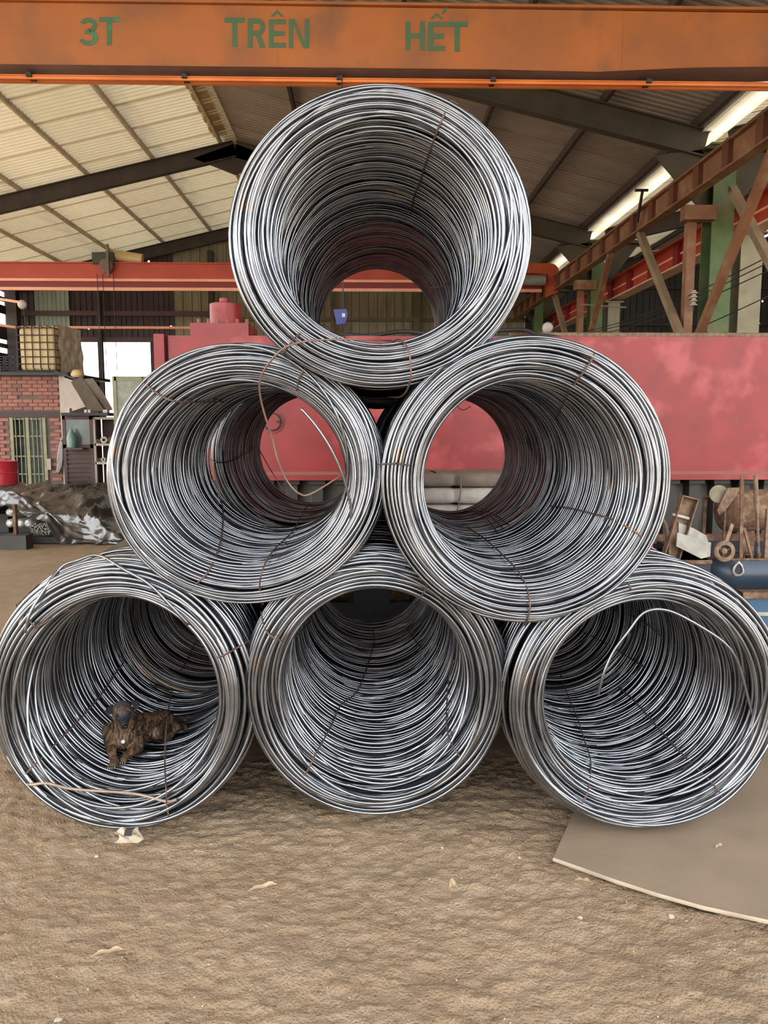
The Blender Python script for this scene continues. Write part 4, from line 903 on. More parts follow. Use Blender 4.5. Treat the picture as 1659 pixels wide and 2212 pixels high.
tag(MB().prism([P(137, 815, 16.8), P(166, 825, 16.8), P(190, 877, 16.8), P(140, 893, 16.8)], (0, .03, 0)).build('plaster_panel', M_plaster), 'pale wedge shaped panel between hut corner and slanting board', 'panel')
sk = tag(MB().lathe([(0, 0), (.12, .02), (.15, .08), (.10, .17), (0, .19)], P(168, 817, 17.3), (0, 0, 1), 12).build('burlap_sack', M_tank, smooth=True), 'pale sack on top of the slanting boards', 'sack')
jc = thing('hanging_jacket', tuple(P(127, 950, HY-.1)), 'black jacket hanging at the hut corner beside the cabinet', 'jacket')
J = [(131, 947), (136, 955), (137, 990), (134, 1010), (126, 1027), (121, 1020), (123, 1000), (122, 992), (126, 965)]
cyj = HY-.14
mb = MB(); mb.prism([P(x, y, cyj) for x, y in J], (0, .07, 0)); o = mb.build('cloth', M_tarp, jc); md = o.modifiers.new('b', 'BEVEL'); md.width = .02; md.segments = 2
MB().lathe([(0, 0), (.02, 0), (.02, .06), (0, .06)], P(134, 949, cyj), (0, -1, 0), 8).build('hook', M_white, jc)

MB().prism([P(118, 800, 17.3), P(186, 826, 17.1), P(186, 829, 17.1), P(118, 804, 17.3)], (0, .45, 0)).build('awning_sheet', M_dark, hut)
# green steel gate frame by the bright opening
gy = 14.5; a = P(254, 1010, gy); b = P(330, 813, gy)
gt = thing('green_gate', ((a.x+b.x)/2, gy, 0), 'olive green steel frame panel before the bright opening', 'gate')
for x in (a.x, b.x): MB().box((x-.035, gy, 0), (x+.035, gy+.05, b.z)).build('frame_post', M_gateg, gt)
MB().box((a.x, gy, b.z-.08), (b.x, gy+.05, b.z)).build('frame_rail', M_gateg, gt)
MB().box((a.x, gy, 1.0), (b.x, gy+.05, 1.07)).build('frame_rail', M_gateg, gt)
MB().box((a.x+.03, gy+.02, 0), (b.x-.03, gy+.035, b.z-.05)).build('panel', mat('scratched green panel', (0.22, 0.24, 0.18), (0.33, 0.36, 0.30), rough=.5, scale=6), gt)

# big drum at the left edge
dy = 14.6; c = P(2, 1010, dy); dzt = P(0, 996, dy).z; dr_ = .29
dm = thing('oil_drum', (c.x, dy, 0), 'red and blue steel drum at the left edge by the tarpaulin', 'drum')
dzb = P(0, 1046, dy).z
MB().lathe([(0, 0), (dr_, 0), (dr_, dzb)], (c.x, dy, 0), (0, 0, 1), 32).build('lower_shell', M_drumblue, dm, smooth='auto')
hh = dzt-dzb
MB().lathe([(dr_, 0), (dr_, hh*.48), (dr_+.012, hh*.5), (dr_, hh*.53), (dr_, hh*.97), (dr_+.01, hh), (dr_-.02, hh), (dr_-.02, hh-.02), (0, hh-.02)], (c.x, dy, dzb), (0, 0, 1), 32).build('upper_shell', M_drumred, dm, smooth='auto')

# tarpaulin over the stock pile
tx0, tx1 = -7.6, -2.9
tp = None
_n = lambda a, b, k, o=3: float(fbm(np.array([a]), np.array([b]), o, k)[0])
def tarp(u, v):
    x = tx0+(tx1-tx0)*u
    yb, yf = 15.9, 12.1
    zf_ = float(np.interp(x, [-7.6, -5.3, -4.9, -3.85, -2.9], [.70, .80, .62, .20, .12])); zb2 = float(np.interp(x, [-7.6, -5.0, -2.9], [.62, .66, .60]))
    hem = float(np.interp(x, [-7.6, -5.75, -5.55, -5.3, -4.95, -4.7, -2.9], [.40, .55, .62, .46, .36, .02, .02])); hem = min(hem, zf_-.06)
    w1 = _n(x*1.3+3, v*3, 51)*2.2
    if v < .66:
        t = v/.66; y = yb+(yf-yb)*t
        z = zb2+(zf_-zb2)*t**1.3 - (.35 if t == 0 else 0)
    else:
        t = (v-.66)/.34; z = zf_+(hem-zf_)*t; y = yf-.10*t-.22*t*max(0, _n(x*2.2, 1.5, 61)-.42)*2
    k = min(1, 4*v)*(1 if v < .66 else 1-(v-.66)/.34*.8)
    for (fx, fy, sd, am) in ((2.2, 3.0, 71, .20), (5.0, 8.0, 73, .085), (11, 15, 75, .03)):
        rg = 1-abs(2*_n(x*fx*.7+v*fy*.9+w1*.4, v*fy-x*fx*.35, sd, 2)-1); z += k*am*(rg**3-.45)
    if v >= .66: y -= .12*(1-abs(2*_n(x*3.0+t*1.2, t*1.0, 81, 2)-1))**3*t
    return (x, y, max(z, .015))
tpo = MB().grid(tarp, 190, 90).build('tarpaulin', M_tarp, smooth=False)
tpo.data.polygons.foreach_set('use_smooth', [True]*len(tpo.data.polygons)); tag(tpo, 'glossy black plastic tarpaulin draped over the stock pile at left', 'tarpaulin')
bars = thing('stock_pile', (-5, 13.8, 0), 'dark steel stock lying under the black tarpaulin', 'stock')
for k in range(8): MB().box((-7.0+.42*k, 12.55, .12), (-6.66+.42*k, 15.3, max(.14, .42-.05*max(0, k-4)))).build('stock_bar', M_grey_steel, bars)
MB().box((-7.2, 12.5, .02), (-2.7, 12.7, .12)).box((-7.2, 14.7, .02), (-2.7, 14.9, .12)).build('sleeper', M_dark, bars)
for k in range(3): tag(MB().box((-4.15, 12.05+.13*k, .0+.07*k), (-2.2, 12.15+.13*k, .07+.07*k)).build('steel_bar', M_rust), ('dark steel bar lowest before the tarpaulin end', 'dark steel bar lying second behind the lowest one', 'dark steel bar topmost at the tarpaulin end')[k], 'bar')
ty = 12.02
for px, py in ((20, 1107), (20, 1131), (42, 1131), (60, 1131), (29, 1105)):
    a = P(px, py, ty); r = .066 if px != 29 else .05
    t = thing('wrapped_tube', tuple(a), {(20, 1107): 'silvery wrapped tube end, topmost of the cluster', (20, 1131): 'silvery wrapped tube end, left of the lower three', (42, 1131): 'silvery wrapped tube end, middle of the lower three', (60, 1131): 'silvery wrapped tube end, right of the lower three', (29, 1105): 'smaller silvery tube end tucked beside the topmost one'}[(px, py)], 'tube')
    MB().lathe([(0, 0), (r*.6, -.01), (r, .03), (r, 2.2), (0, 2.2)], a, (0, 1, 0), 16).build('wrapping', M_foil, t, smooth=True)
rods = thing('rod_bundle', tuple(P(90, 1143, ty)), 'round bundle of thin bright steel rods under the tarpaulin edge', 'bundle')
cen = P(92, 1142, ty); mb = MB()
for k in range(230):
    a = rnd.uniform(0, 2*PI); r = math.sqrt(rnd.random()); x = cen.x+.20*r*math.cos(a); z = max(.13, cen.z+.10*r*math.sin(a)); mb.cyl((x, ty+rnd.uniform(-.03, .03), z), (x, ty+.8, z), .0075, 5)
o = mb.build('steel_rods', M_galv, rods, fix=False); o['kind'] = 'stuff'
MB().box((XP(45, ty), ty, .02), (XP(140, ty), ty+.1, .12)).build('bearer', M_dark, rods)
sp = thing('stock_post', tuple(PZ(33, 1160)), 'brown steel post on a dark beam foot holding back the tubes', 'post')
a = P(0, 1155, 11.55); b = P(60, 1183, 11.55)
MB().box((a.x-.8, 11.5, 0), (b.x, 11.75, P(30, 1157, 11.5).z)).build('foot_beam', M_grey_steel, sp)
c = P(30, 1090, 11.6); MB().box((c.x-.02, 11.58, .0), (c.x+.02, 11.66, c.z)).build('upright', M_rust, sp)
MB().prism([(c.x-.14, 11.6, .1), (c.x, 11.6, .1), (c.x, 11.6, .28)], (0, .02, 0)).build('gusset', M_rust, sp)

# ================================================================== RIGHT: SCRAP BIN
sy = 6.15
bin_ = thing('steel_bin', (3.2, sy, 0), 'dark blue steel bin with torch-cut holes at the right edge', 'bin')
zr = P(1600, 1209, sy).z; z_b = P(1600, 1272, sy).z; x0 = XP(1530, sy)
mb = MB()
def binf(u, v):
    a = -PI/2+u*PI*1.0; x = x0+.55+.62*math.sin(a) if u < .5 else x0+.55+1.5*(u-.5)*2
    bulge = .06*math.sin(v*PI)
    a = (u/.35)*PI/2 if u < .35 else PI/2
    if u < .35: x = x0+.3-.3*math.cos(a)-.0; y = sy+.3-.3*math.sin(a)
    else: x = x0+.3+(u-.35)/.65*1.7; y = sy
    return (x, y-bulge, z_b+(zr-z_b)*v)
MB().grid(binf, 40, 10).build('front_shell', M_bluegrey, bin_, smooth=True)
MB().box((x0, sy+.3, z_b), (x0+.015, sy+1.0, zr)).box((x0, sy+.02, z_b-.0), (x0+2.0, sy+1.0, z_b+.02)).box((x0, sy+1.0, z_b), (x0+2.0, sy+1.02, zr)).build('rear_shell', M_bluegrey, bin_)
MB().tube([Vector(binf(u/40, 1))+Vector((0, 0, 0)) for u in range(41)], .012, 6).build('rim', M_rust, bin_, smooth=True)
c = P(1593, 1228, sy-.05)
def drop(s_, n=18): return [(c.x+s_*.045*math.sin(a)*(1-.35*math.cos(a)), c.y, c.z+s_*.062*math.cos(a)) for a in [2*PI*k/n for k in range(n)]]
o_ = drop(1.02); i_ = drop(.70); mb = MB(); n = len(o_)
mb.add([(p[0]+rnd.uniform(-.006, .006), sy-.068, p[2]+rnd.uniform(-.006, .006)) for p in o_]+[(p[0], sy-.074, p[2]) for p in i_], [(k, (k+1) % n, n+(k+1) % n, n+k) for k in range(n)]); mb.build('burnt_rim', M_galv, bin_)
MB().prism([(p[0], sy-.066, p[2]) for p in i_], (0, .02, 0)).build('dark_hole_patch', M_dark, bin_)  # near-black patch on the shell, standing in for the shaded opening
mb = MB(); mb.box((XP(1605, sy), sy-.12, z_b-.055), (5.0, sy+.6, z_b-.005)); tag(mb.build('steel_flat', M_rust), 'rust orange flat bar between blue bin and blue block', 'bar')
lb = thing('blue_block', (3.5, sy, 0), 'blue painted block standing under the steel bin', 'block')
MB().box((XP(1560, sy), sy-.10, 0), (5.0, sy+.8, z_b-.056)).build('body', mat('lighter blue paint', (0.05, 0.12, 0.2), (0.035, 0.085, 0.15), rough=.4, scale=4), lb)
MB().box((XP(1560, sy), sy-.115, z_b-.20), (5.0, sy-.1, z_b-.17)).build('ledge', M_galv, lb)
def bar(p, q, Y, w, th, m, name, label, cat='bar', Y2=None):
    A = P(*p, Y); B = P(*q, Y if Y2 is None else Y2); return tag(MB().beam(A, B, w, th, up=(0, 1, 0)).build(name, m), label, cat)
zfloor = z_b+.03
bar((1603, 1027), (1600, 1230), sy+.03, .027, .012, M_rust, 'flat_bar', 'upright rusty flat bar with dark worn top in the bin')
A = P(1632, 1027, sy+.05); B = P(1640, 1235, sy+.05)
tag(MB().tube([A, A.lerp(B, .12), A.lerp(B, .3), A.lerp(B, .42), B], [.018, .019, .023, .013, .014], 8).build('steel_rod', M_rustpale, smooth=True), 'upright brown rod flattened near its top in the bin', 'rod')
bar((1607, 1140), (1632, 1235), sy+.08, .02, .02, M_rustpale, 'short_rod', 'short leaning rod between the two upright ones')
bar((1659, 1100), (1652, 1230), sy+.1, .03, .03, M_rustpale, 'short_bar', 'short upright bar cut by the right edge')
can = thing('rusty_canister', tuple(P(1640, 1100, sy+.5)), 'fat rusty dusty canister lying over the bin', 'canister')
a = P(1565, 1108, sy+.35); ln = 1.1
MB().lathe([(0, 0), (.10, .0), (.165, .03), (.18, .08), (.18, ln), (0, ln)], (a.x, sy+.42, a.z+.0), (1, .1, .04), 28).build('shell', M_rust, can, smooth=True)
MB().box((a.x+.2, sy+.40, zfloor), (a.x+.3, sy+.44, a.z-.15)).box((a.x+.7, sy+.40, zfloor), (a.x+.8, sy+.44, a.z-.15)).build('support', M_rust, can)
ang = thing('angle_plate', tuple(P(1575, 1080, sy+.2)), 'rusty folded angle plate leaning on the canister', 'plate')
MB().prism([P(1572, 1054, sy+.22), P(1602, 1053, sy+.22), P(1588, 1075, sy+.22), P(1566, 1104, sy+.22), P(1549, 1103, sy+.22)], (0, .012, 0)).build('face', M_rustpale, ang)
MB().prism([P(1549, 1103, sy+.215), P(1566, 1104, sy+.215), P(1554, 1113, sy+.215)], (0, .012, 0)).build('lip', M_rust, ang)
MB().box((XP(1575, sy+.2), sy+.235, zfloor), (XP(1579, sy+.2), sy+.25, P(0, 1100, sy+.2).z)).build('leg', M_rust, ang)
w1 = thing('grinding_disc', tuple(P(1551, 1068, sy+.3)), 'pale dusty disc behind the angle plate', 'disc')
c = P(1551, 1068, sy+.3); MB().lathe([(.022, 0), (.07, 0), (.076, .01), (.076, .03), (.0, .03), (0, .008), (.022, .008), (.022, 0)], c, (-.2, -1, .2), 28).build('disc', mat('olive dusty disc', (.33, .29, .19), (.24, .20, .13), rough=.8, scale=12), w1, smooth='auto')
MB().cyl(c, c+Vector((0, .25, -.05)), .015, 8).build('spindle', M_rust, w1)
MB().beam(c+Vector((0, .25, -.05)), Vector((c.x, c.y+.25, zfloor)), .03, .03).build('stem', M_rust, w1)
w2 = thing('wheel_hub', tuple(P(1562, 1190, sy)), 'rusty wheel hub with round centre hanging on the bin rim', 'wheel hub')
c = P(1562, 1190, sy-.07); ax = (0, -1, .05)
MB().lathe([(.05, .0), (.085, .0), (.085, .03), (.078, .035), (.052, .035), (.05, 0)], c, ax, 30).build('flange', M_rustpale, w2, smooth='auto')
MB().lathe([(0, .03), (.022, .03), (.026, .02), (.026, 0), (0, 0)], c, ax, 18).build('hub', M_rustpale, w2, smooth='auto')
MB().lathe([(0, .0), (.05, .0)], c, ax, 18).build('back_plate', M_dark, w2)
for k in range(3): MB().beam(c+Vector((0, -.01, 0)), c+Vector((.055*math.cos(k*2.1+.4), -.01, .055*math.sin(k*2.1+.4))), .014, .012, up=(0, 1, 0)).build('spoke', M_rust, w2)
MB().beam(c+Vector((.02, .0, .07)), P(1582, 1132, sy-.02), .03, .012, up=(0, 1, 0)).build('arm', M_rustpale, w2)
# channel offcut and grey sheet box left of the bin, on a dark crate
cr_ = thing('dark_crate', (2.55, 6.0, 0), 'dark steel crate behind the bottom right coil, carrying the channel piece', 'crate')
ca_, cb2 = P(1430, 1215, 6.0), P(1530, 1207, 6.0)
MB().box((ca_.x, 5.95, 0), (cb2.x, 6.5, cb2.z)).build('body', M_dark, cr_)
MB().box((ca_.x, 5.94, cb2.z-.03), (cb2.x+.005, 6.5, cb2.z)).build('rim', M_rust, cr_)
chn = thing('channel_offcut', tuple(P(1482, 1100, 5.95)), 'open rusty steel channel offcut standing tilted with a bolt through it', 'channel')
A = P(1489, 1074, 5.95); B = P(1447, 1207, 5.97); up_ = (0, 1, 0)
d = (B-A).normalized(); sx = d.cross(Vector((0, 1, 0))).normalized(); w = .062
mb = MB(); mb.beam(A+sx*w, B+sx*w, .008, .07, up=up_); mb.beam(A-sx*w, B-sx*w, .008, .07, up=up_); mb.beam(A+Vector((0, .035, 0)), B+Vector((0, .035, 0)), w*2, .008, up=up_); mb.beam(A-d*.004, A+d*.004, w*2, .07, up=up_)
mb.build('channel', M_rustpale, chn); m_ = A.lerp(B, .32)
MB().cyl(m_-sx*.085, m_+sx*.05, .012, 8).build('bolt', M_white, chn)
tag(MB().tube(smooth_pts([P(1432, 1122, 6.0), P(1440, 1140, 5.98), P(1446, 1175, 5.97), P(1446, 1208, 5.97)]), .014, 8).build('bent_pipe', M_rustpale, smooth=True), 'thin bent pipe left of the channel offcut', 'pipe')
gb = thing('sheet_metal_box', tuple(P(1500, 1170, 5.9)), 'pale grey folded sheet metal box before the channel offcut', 'box')
bt_ = P(1500, 1206, 5.9).z
MB().prism([P(1463, 1150, 5.88), P(1535, 1172, 5.88), P(1533, 1202, 5.88), P(1515, 1207, 5.88), P(1461, 1180, 5.88)], (0, .015, 0)).build('front', M_galv, gb)
MB().prism([P(1466, 1128, 5.97), P(1500, 1142, 5.97), P(1526, 1157, 5.97), P(1530, 1172, 5.97), P(1466, 1155, 5.97)], (0, .01, 0)).build('back', M_galv, gb)
MB().prism([P(1535, 1172, 5.88), P(1533, 1202, 5.88), P(1533, 1202, 5.97), P(1535, 1172, 5.97)], (.004, 0, 0)).build('side', M_galv, gb)
for i_t in range(4):
    rg = random.Random(40+i_t); x0t = XP(1600+14*i_t, sy+.2, 1180)
    pts = [Vector((x0t+rg.uniform(-.07, .07), sy+.12+rg.uniform(0, .15), zfloor+.02+rg.uniform(0, .26))) for _ in range(9)]
    tag(MB().tube(smooth_pts(pts, 5), .006, 5).build('cable_scrap', rnd.choice([M_dark, M_rust]), smooth=True), ('dark loop of scrap cable lying leftmost in the steel bin', 'loop of scrap cable in the bin, second from left', 'loop of scrap cable in the bin, third from left', 'loop of scrap cable at the right end of the bin')[i_t], 'cable')
rd = thing('red_tank', (2.9, 7.3, 0), 'dark red tank deep in shadow behind the scrap pieces', 'tank')
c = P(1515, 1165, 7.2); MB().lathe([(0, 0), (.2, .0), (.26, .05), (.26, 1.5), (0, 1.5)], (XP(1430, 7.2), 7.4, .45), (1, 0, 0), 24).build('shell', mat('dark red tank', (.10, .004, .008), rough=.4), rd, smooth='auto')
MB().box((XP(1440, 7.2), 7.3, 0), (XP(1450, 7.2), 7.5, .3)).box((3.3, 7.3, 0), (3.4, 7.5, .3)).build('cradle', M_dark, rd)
tag(MB().box((1.9, 7.9, .62), (4.2, 8.0, .72)).box((1.9, 7.9, 0), (2.0, 8.0, .62)).box((4.1, 7.9, 0), (4.2, 8.0, .62)).build('trestle', M_rust), 'low rusty trestle before the machine legs at right', 'trestle')

# ------------------------------------------------------------------ steel plate on the ground
A = PZ(1195, 1855, .03); B = PZ(1659, 1987, .03)
pl = thing('floor_plate', (1.4, 2.7, 0), 'thin dusty steel plate on the dirt under the bottom right coil', 'plate')
front = [PZ(px, py, .03) for px, py in ((1195, 1855), (1260, 1878), (1330, 1903), (1420, 1932), (1520, 1960), (1659, 1990), (1900, 2030))]
backp = [Vector((3.4, 4.6, .03)), PZ(1330, 1600, .03), PZ(1240, 1755, .03)]
poly = front+backp; n = len(poly)
mb = MB(); mb.prism([(p.x, p.y, .022) for p in poly], (0, 0, .014)); mb.build('plate', M_plate, pl)
mb = MB(); mb.tube([(p.x, p.y-.002, .029) for p in front], .0085, 6); mb.build('edge', M_plate_edge, pl)  # paler line along the front edge of the plate
# litter: leaves, pebbles
LV = thing  # each leaf a thing
def leaf(px, py, L, W, rot, label, curl=.02):
    c = PZ(px, py, .03); M = Matrix.Translation(c) @ Matrix.Rotation(rot, 4, 'Z')
    def f(u, v):
        w = math.sin(PI*min(max(u, .0), 1)**1.25)**1.2*(1-.3*u); x = (u-.5)*L; y = (v-.5)*W*w
        return M @ Vector((x, y, .002+curl*abs(v-.5)*2*w*(1+.6*math.sin(u*9))+.012*u))
    o = MB().grid(f, 12, 6).build('dry_leaf', M_leaf, smooth=True); tag(o, label, 'leaf'); return o
leaf(566, 1923, .13, .035, .25, 'curled tan dry leaf on the dirt in front of the stack centre')
leaf(232, 2064, .12, .028, .15, 'curled dry leaf lying near the lower left')
leaf(978, 1918, .03, .075, .3, 'small round leaf with stalk right of the centre leaf')
leaf(1258, 1908, .07, .02, -.5, 'narrow brown leaf below the floor plate corner')
leaf(1552, 1834, .035, .02, .0, 'tiny dry leaf on the floor plate')
pp = thing('paper_scrap', tuple(PZ(277, 1812, .02)), 'torn beige paper scrap with dark print before the bottom left coil', 'paper')
c = PZ(277, 1815, .025)
def pf(u, v): return (c.x+(u-.5)*.11+.02*math.sin(v*5), c.y+(v-.5)*.08, c.z+.03*abs(math.sin(u*5+v*3))*(v)+.01)
MB().grid(pf, 10, 8).build('paper', mat('torn beige paper', (.6, .5, .36), (.42, .33, .24), rough=.8, scale=25), pp)
c2 = PZ(277, 1806, .055); MB().grid(lambda u, v: (c2.x-.02+(u)*.035, c2.y+v*.02, c2.z+.02*v), 3, 3).build('dark_patch', M_dark, pp)
tag(MB().prism([(PZ(372, 1762).x, PZ(372, 1762).y, .012), (PZ(398, 1757).x, PZ(398, 1757).y, .012), (PZ(392, 1768).x, PZ(392, 1768).y, .012), (PZ(375, 1772).x, PZ(375, 1772).y, .012)], (0, 0, .012)).build('rubber_chip', M_dark), 'dark flat chip beside the bottom left coil', 'scrap')
pebs = [(1252, 1972, .011), (1450, 1970, .011), (1122, 1845, .007), (955, 1826, .006), (125, 2190, .013), (208, 1838, .009), (1378, 1862, .007), (66, 2124, .006), (603, 2180, .007), (545, 2196, .007), (430, 1868, .006), (336, 2098, .006), (130, 1795, .006), (730, 2108, .006), (1290, 2128, .006), (1495, 2098, .006), (880, 2020, .005)]
def pebble(r, seed):
    rg = random.Random(seed); vs = []; bm = bmesh.new(); bmesh.ops.create_icosphere(bm, subdivisions=2, radius=r)
    for v in bm.verts: v.co *= 1+rg.uniform(-.16, .16); v.co.z *= .65
    me = bpy.data.meshes.new('pebble'); bm.to_mesh(me); bm.free(); me.materials.append(M_stone); return me
for i, (px, py, r) in enumerate(pebs[:6]):
    c = PZ(px, py, .02); o = link('pebble', pebble(r, i)); o.location = (c.x, c.y, float(floor_z(np.array([c.x]), np.array([c.y]))[0])+r*.4)
    if px in (1252, 1450): o.location.z += .0
    tag(o, ('pale pebble left of the two below the floor plate edge', 'pale pebble right of the two below the floor plate edge', 'small pale pebble left of the floor plate corner', 'small pebble before the bottom centre coil', 'pale stone chip near the bottom left corner', 'flat pale chip beside the paper scrap')[i], 'pebble')
mb = MB()
for i in range(420):
    x = rnd.uniform(-2.3, 2.4); y = rnd.uniform(1.25, 3.4); r = rnd.choice([.0022, .003, .003, .0045]); z = float(floor_z(np.array([x]), np.array([y]))[0])
    a = rnd.uniform(0, 6); mb.add([(x+r*math.cos(a+k*1.57)*rnd.uniform(.7, 1.2), y+r*math.sin(a+k*1.57)*rnd.uniform(.7, 1.2), z+r*.2) for k in range(4)]+[(x, y, z+r*1.0), (x, y, z-r)], [(0, 1, 4), (1, 2, 4), (2, 3, 4), (3, 0, 4), (1, 0, 5), (2, 1, 5), (3, 2, 5), (0, 3, 5)])
o = mb.build('gravel', M_stone); tag(o, 'tiny grit scattered over the dirt floor', 'gravel', kind='stuff')
# chocks and dark floor under the stack
for x, y, l in ((-.62, 3.75, 'steel wedge between bottom left and bottom centre coils'), (.60, 3.75, 'steel wedge between bottom centre and bottom right coils')):
    pass
#__DOG__
# ================================================================== THE DOG
def voxel_body(shapes, voxel, smooth_it, name, m, parent):
    mb = MB()
    for s_ in shapes:
        a, b, ra, rb = s_; a = Vector(a); b = Vector(b)
        d = (b-a); L = d.length; prof = []
        if L < 1e-5: d = Vector((0, 0, 1)); L = 1e-5
        for k in range(7): t = -PI/2+PI/2*k/6; prof.append((ra*math.cos(t), ra*math.sin(t)))
        for k in range(7): t = PI/2*k/6; prof.append((rb*math.cos(t), L+rb*math.sin(t)))
        prof[0] = (1e-5, -ra); prof[-1] = (1e-5, L+rb)
        mb.lathe(prof, a, d, 20)
    me = bpy.data.meshes.new('tmp'); me.from_pydata(mb.v, [], mb.f)
    bm = bmesh.new(); bm.from_mesh(me); bmesh.ops.remove_doubles(bm, verts=bm.verts, dist=5e-5); bmesh.ops.holes_fill(bm, edges=[e for e in bm.edges if e.is_boundary]); bmesh.ops.recalc_face_normals(bm, faces=bm.faces); bm.to_mesh(me); bm.free()
    o = bpy.data.objects.new('tmp', me); COL.objects.link(o)
    r = o.modifiers.new('r', 'REMESH'); r.mode = 'VOXEL'; r.voxel_size = voxel
    sm = o.modifiers.new('s', 'SMOOTH'); sm.factor = .5; sm.iterations = smooth_it
    dg = bpy.context.evaluated_depsgraph_get(); me2 = bpy.data.meshes.new_from_object(o.evaluated_get(dg))
    bpy.data.objects.remove(o); me2.name = name; me2.materials.clear(); me2.materials.append(m)
    me2.polygons.foreach_set('use_smooth', [True]*len(me2.polygons)); return link(name, me2, parent)

def lerp(a, b, t): return a+(b-a)*t
D = dict(
 skull=P(264, 1535, 3.72), brow=P(265, 1541, 3.68), muz0=P(267, 1553, 3.655), muz1=P(269, 1566, 3.615), jaw=P(267, 1561, 3.65),
 neck=P(268, 1562, 3.77), chest=P(266, 1584, 3.79), breast=P(264, 1594, 3.76), withers=P(283, 1566, 3.87),
 mid=P(312, 1572, 3.94), loin=P(333, 1566, 4.0), hip=P(352, 1562, 4.04), rump=P(365, 1566, 4.06))
def surf(px, py, lift): return BL.hit(px, py, lift)
pawL, pawR = surf(245, 1650, .032), surf(267, 1639, .032)
elL, elR = P(239, 1606, 3.74), P(297, 1612, 3.76)
hocks = surf(379, 1577, .03); footN = surf(368, 1592, .028); footF = surf(395, 1567, .028); stifle = P(337, 1583, 3.88)
for n_, v_ in (('pawL', pawL), ('footN', footN), ('footF', footF)): pass
M_dog = bpy.data.materials.new('brindle coat'); M_dog.use_nodes = True
def dog_mat(m):
    nt = m.node_tree; n = nt.nodes; l = nt.links; b = n['Principled BSDF']; b.inputs['Roughness'].default_value = .6; b.inputs['Specular IOR Level'].default_value = .35
    tc = n.new('ShaderNodeTexCoord'); mp = n.new('ShaderNodeMapping'); mp.inputs['Rotation'].default_value = (0.2, .5, .6); mp.inputs['Scale'].default_value = (95, 26, 30)
    l.new(tc.outputs['Object'], mp.inputs[0])
    t = n.new('ShaderNodeTexNoise'); t.inputs['Scale'].default_value = 1; t.inputs['Detail'].default_value = 6; t.inputs['Distortion'].default_value = 1.0; l.new(mp.outputs[0], t.inputs[0])
    r = n.new('ShaderNodeValToRGB'); e = r.color_ramp.elements; e[0].position = .40; e[0].color = (.016, .012, .010, 1); e[1].position = .66; e[1].color = (.24, .14, .07, 1)
    x = r.color_ramp.elements.new(.5); x.color = (.075, .042, .022, 1); l.new(t.outputs[0], r.inputs[0]); last = r.outputs[0]
    def blob(c, r0, r1, col):
        nonlocal last
        d = n.new('ShaderNodeVectorMath'); d.operation = 'DISTANCE'; d.inputs[1].default_value = c; l.new(tc.outputs['Object'], d.inputs[0])
        mr = n.new('ShaderNodeMapRange'); mr.inputs[1].default_value = r0; mr.inputs[2].default_value = r1; mr.inputs[3].default_value = 1; mr.inputs[4].default_value = 0; l.new(d.outputs['Value'], mr.inputs[0])
        mx = n.new('ShaderNodeMixRGB'); l.new(mr.outputs[0], mx.inputs[0]); l.new(last, mx.inputs[1]); mx.inputs[2].default_value = (*col, 1); last = mx.outputs[0]
    blob(D['skull'], .055, .08, (.075, .062, .055)); blob(D['muz0'], .03, .055, (.03, .028, .03)); blob(D['muz1'], .03, .045, (.018, .018, .02))
    blob(P(249, 1532, 3.67), .004, .013, (.30, .19, .11)); blob(P(284, 1527, 3.67), .004, .012, (.30, .19, .11)); blob(P(246, 1550, 3.68), .006, .02, (.16, .12, .09))
    blob(P(266, 1603, 3.70), .007, .013, (.85, .80, .72)); blob(P(264, 1581, 3.70), .003, .008, (.6, .55, .48))
    for c in (pawL, pawR): blob(c, .012, .035, (.09, .055, .03))
    l.new(last, b.inputs['Base Color'])
    t2 = n.new('ShaderNodeTexNoise'); t2.inputs['Scale'].default_value = 160; l.new(tc.outputs['Object'], t2.inputs[0])
    bp = n.new('ShaderNodeBump'); bp.inputs['Strength'].default_value = .35; bp.inputs['Distance'].default_value = .003; l.new(t2.outputs[0], bp.inputs['Height']); l.new(bp.outputs[0], b.inputs['Normal'])
dog_mat(M_dog)
dog = thing('dog', tuple(D['chest']-Vector((0, 0, .2))), 'brindle brown puppy with dark face lying inside the bottom left coil', 'dog')
S = []
S += [(D['skull'], D['brow'], .050, .042), (D['brow'], D['muz0'], .040, .029), (D['muz0'], D['muz1'], .028, .020), (D['jaw'], D['muz1']-Vector((0, 0, .008)), .022, .014)]
S += [(P(253, 1546, 3.70), P(256, 1550, 3.69), .026, .022), (P(278, 1541, 3.70), P(276, 1548, 3.69), .026, .022)]        # cheeks
S += [(P(254, 1541, 3.672), P(257, 1540, 3.668), .015, .013), (P(277, 1536, 3.672), P(274, 1536, 3.668), .015, .013)]   # brows
S += [(D['skull']+Vector((0, .03, -.02)), D['neck'], .046, .056), (D['neck'], D['chest'], .058, .076), (D['chest'], D['breast'], .076, .060)]
S += [(D['chest'], D['withers'], .078, .066), (D['chest']+Vector((.02, .02, 0)), D['mid'], .078, .078), (D['withers'], D['loin'], .064, .066), (D['mid'], D['hip'], .074, .070), (D['hip'], D['rump'], .070, .052)]
S += [(P(241, 1580, 3.79), elL, .048, .032), (elL, lerp(elL, pawL, .6), .030, .021), (lerp(elL, pawL, .6), pawL+Vector((0, .02, .004)), .021, .019), (pawL+Vector((0, .02, .004)), pawL+Vector((0, -.012, 0)), .021, .016)]
S += [(P(290, 1584, 3.82), elR, .050, .034), (elR, lerp(elR, pawR, .6), .031, .022), (lerp(elR, pawR, .6), pawR+Vector((.006, .02, .004)), .021, .019), (pawR+Vector((.006, .02, .004)), pawR+Vector((0, -.012, 0)), .021, .016)]
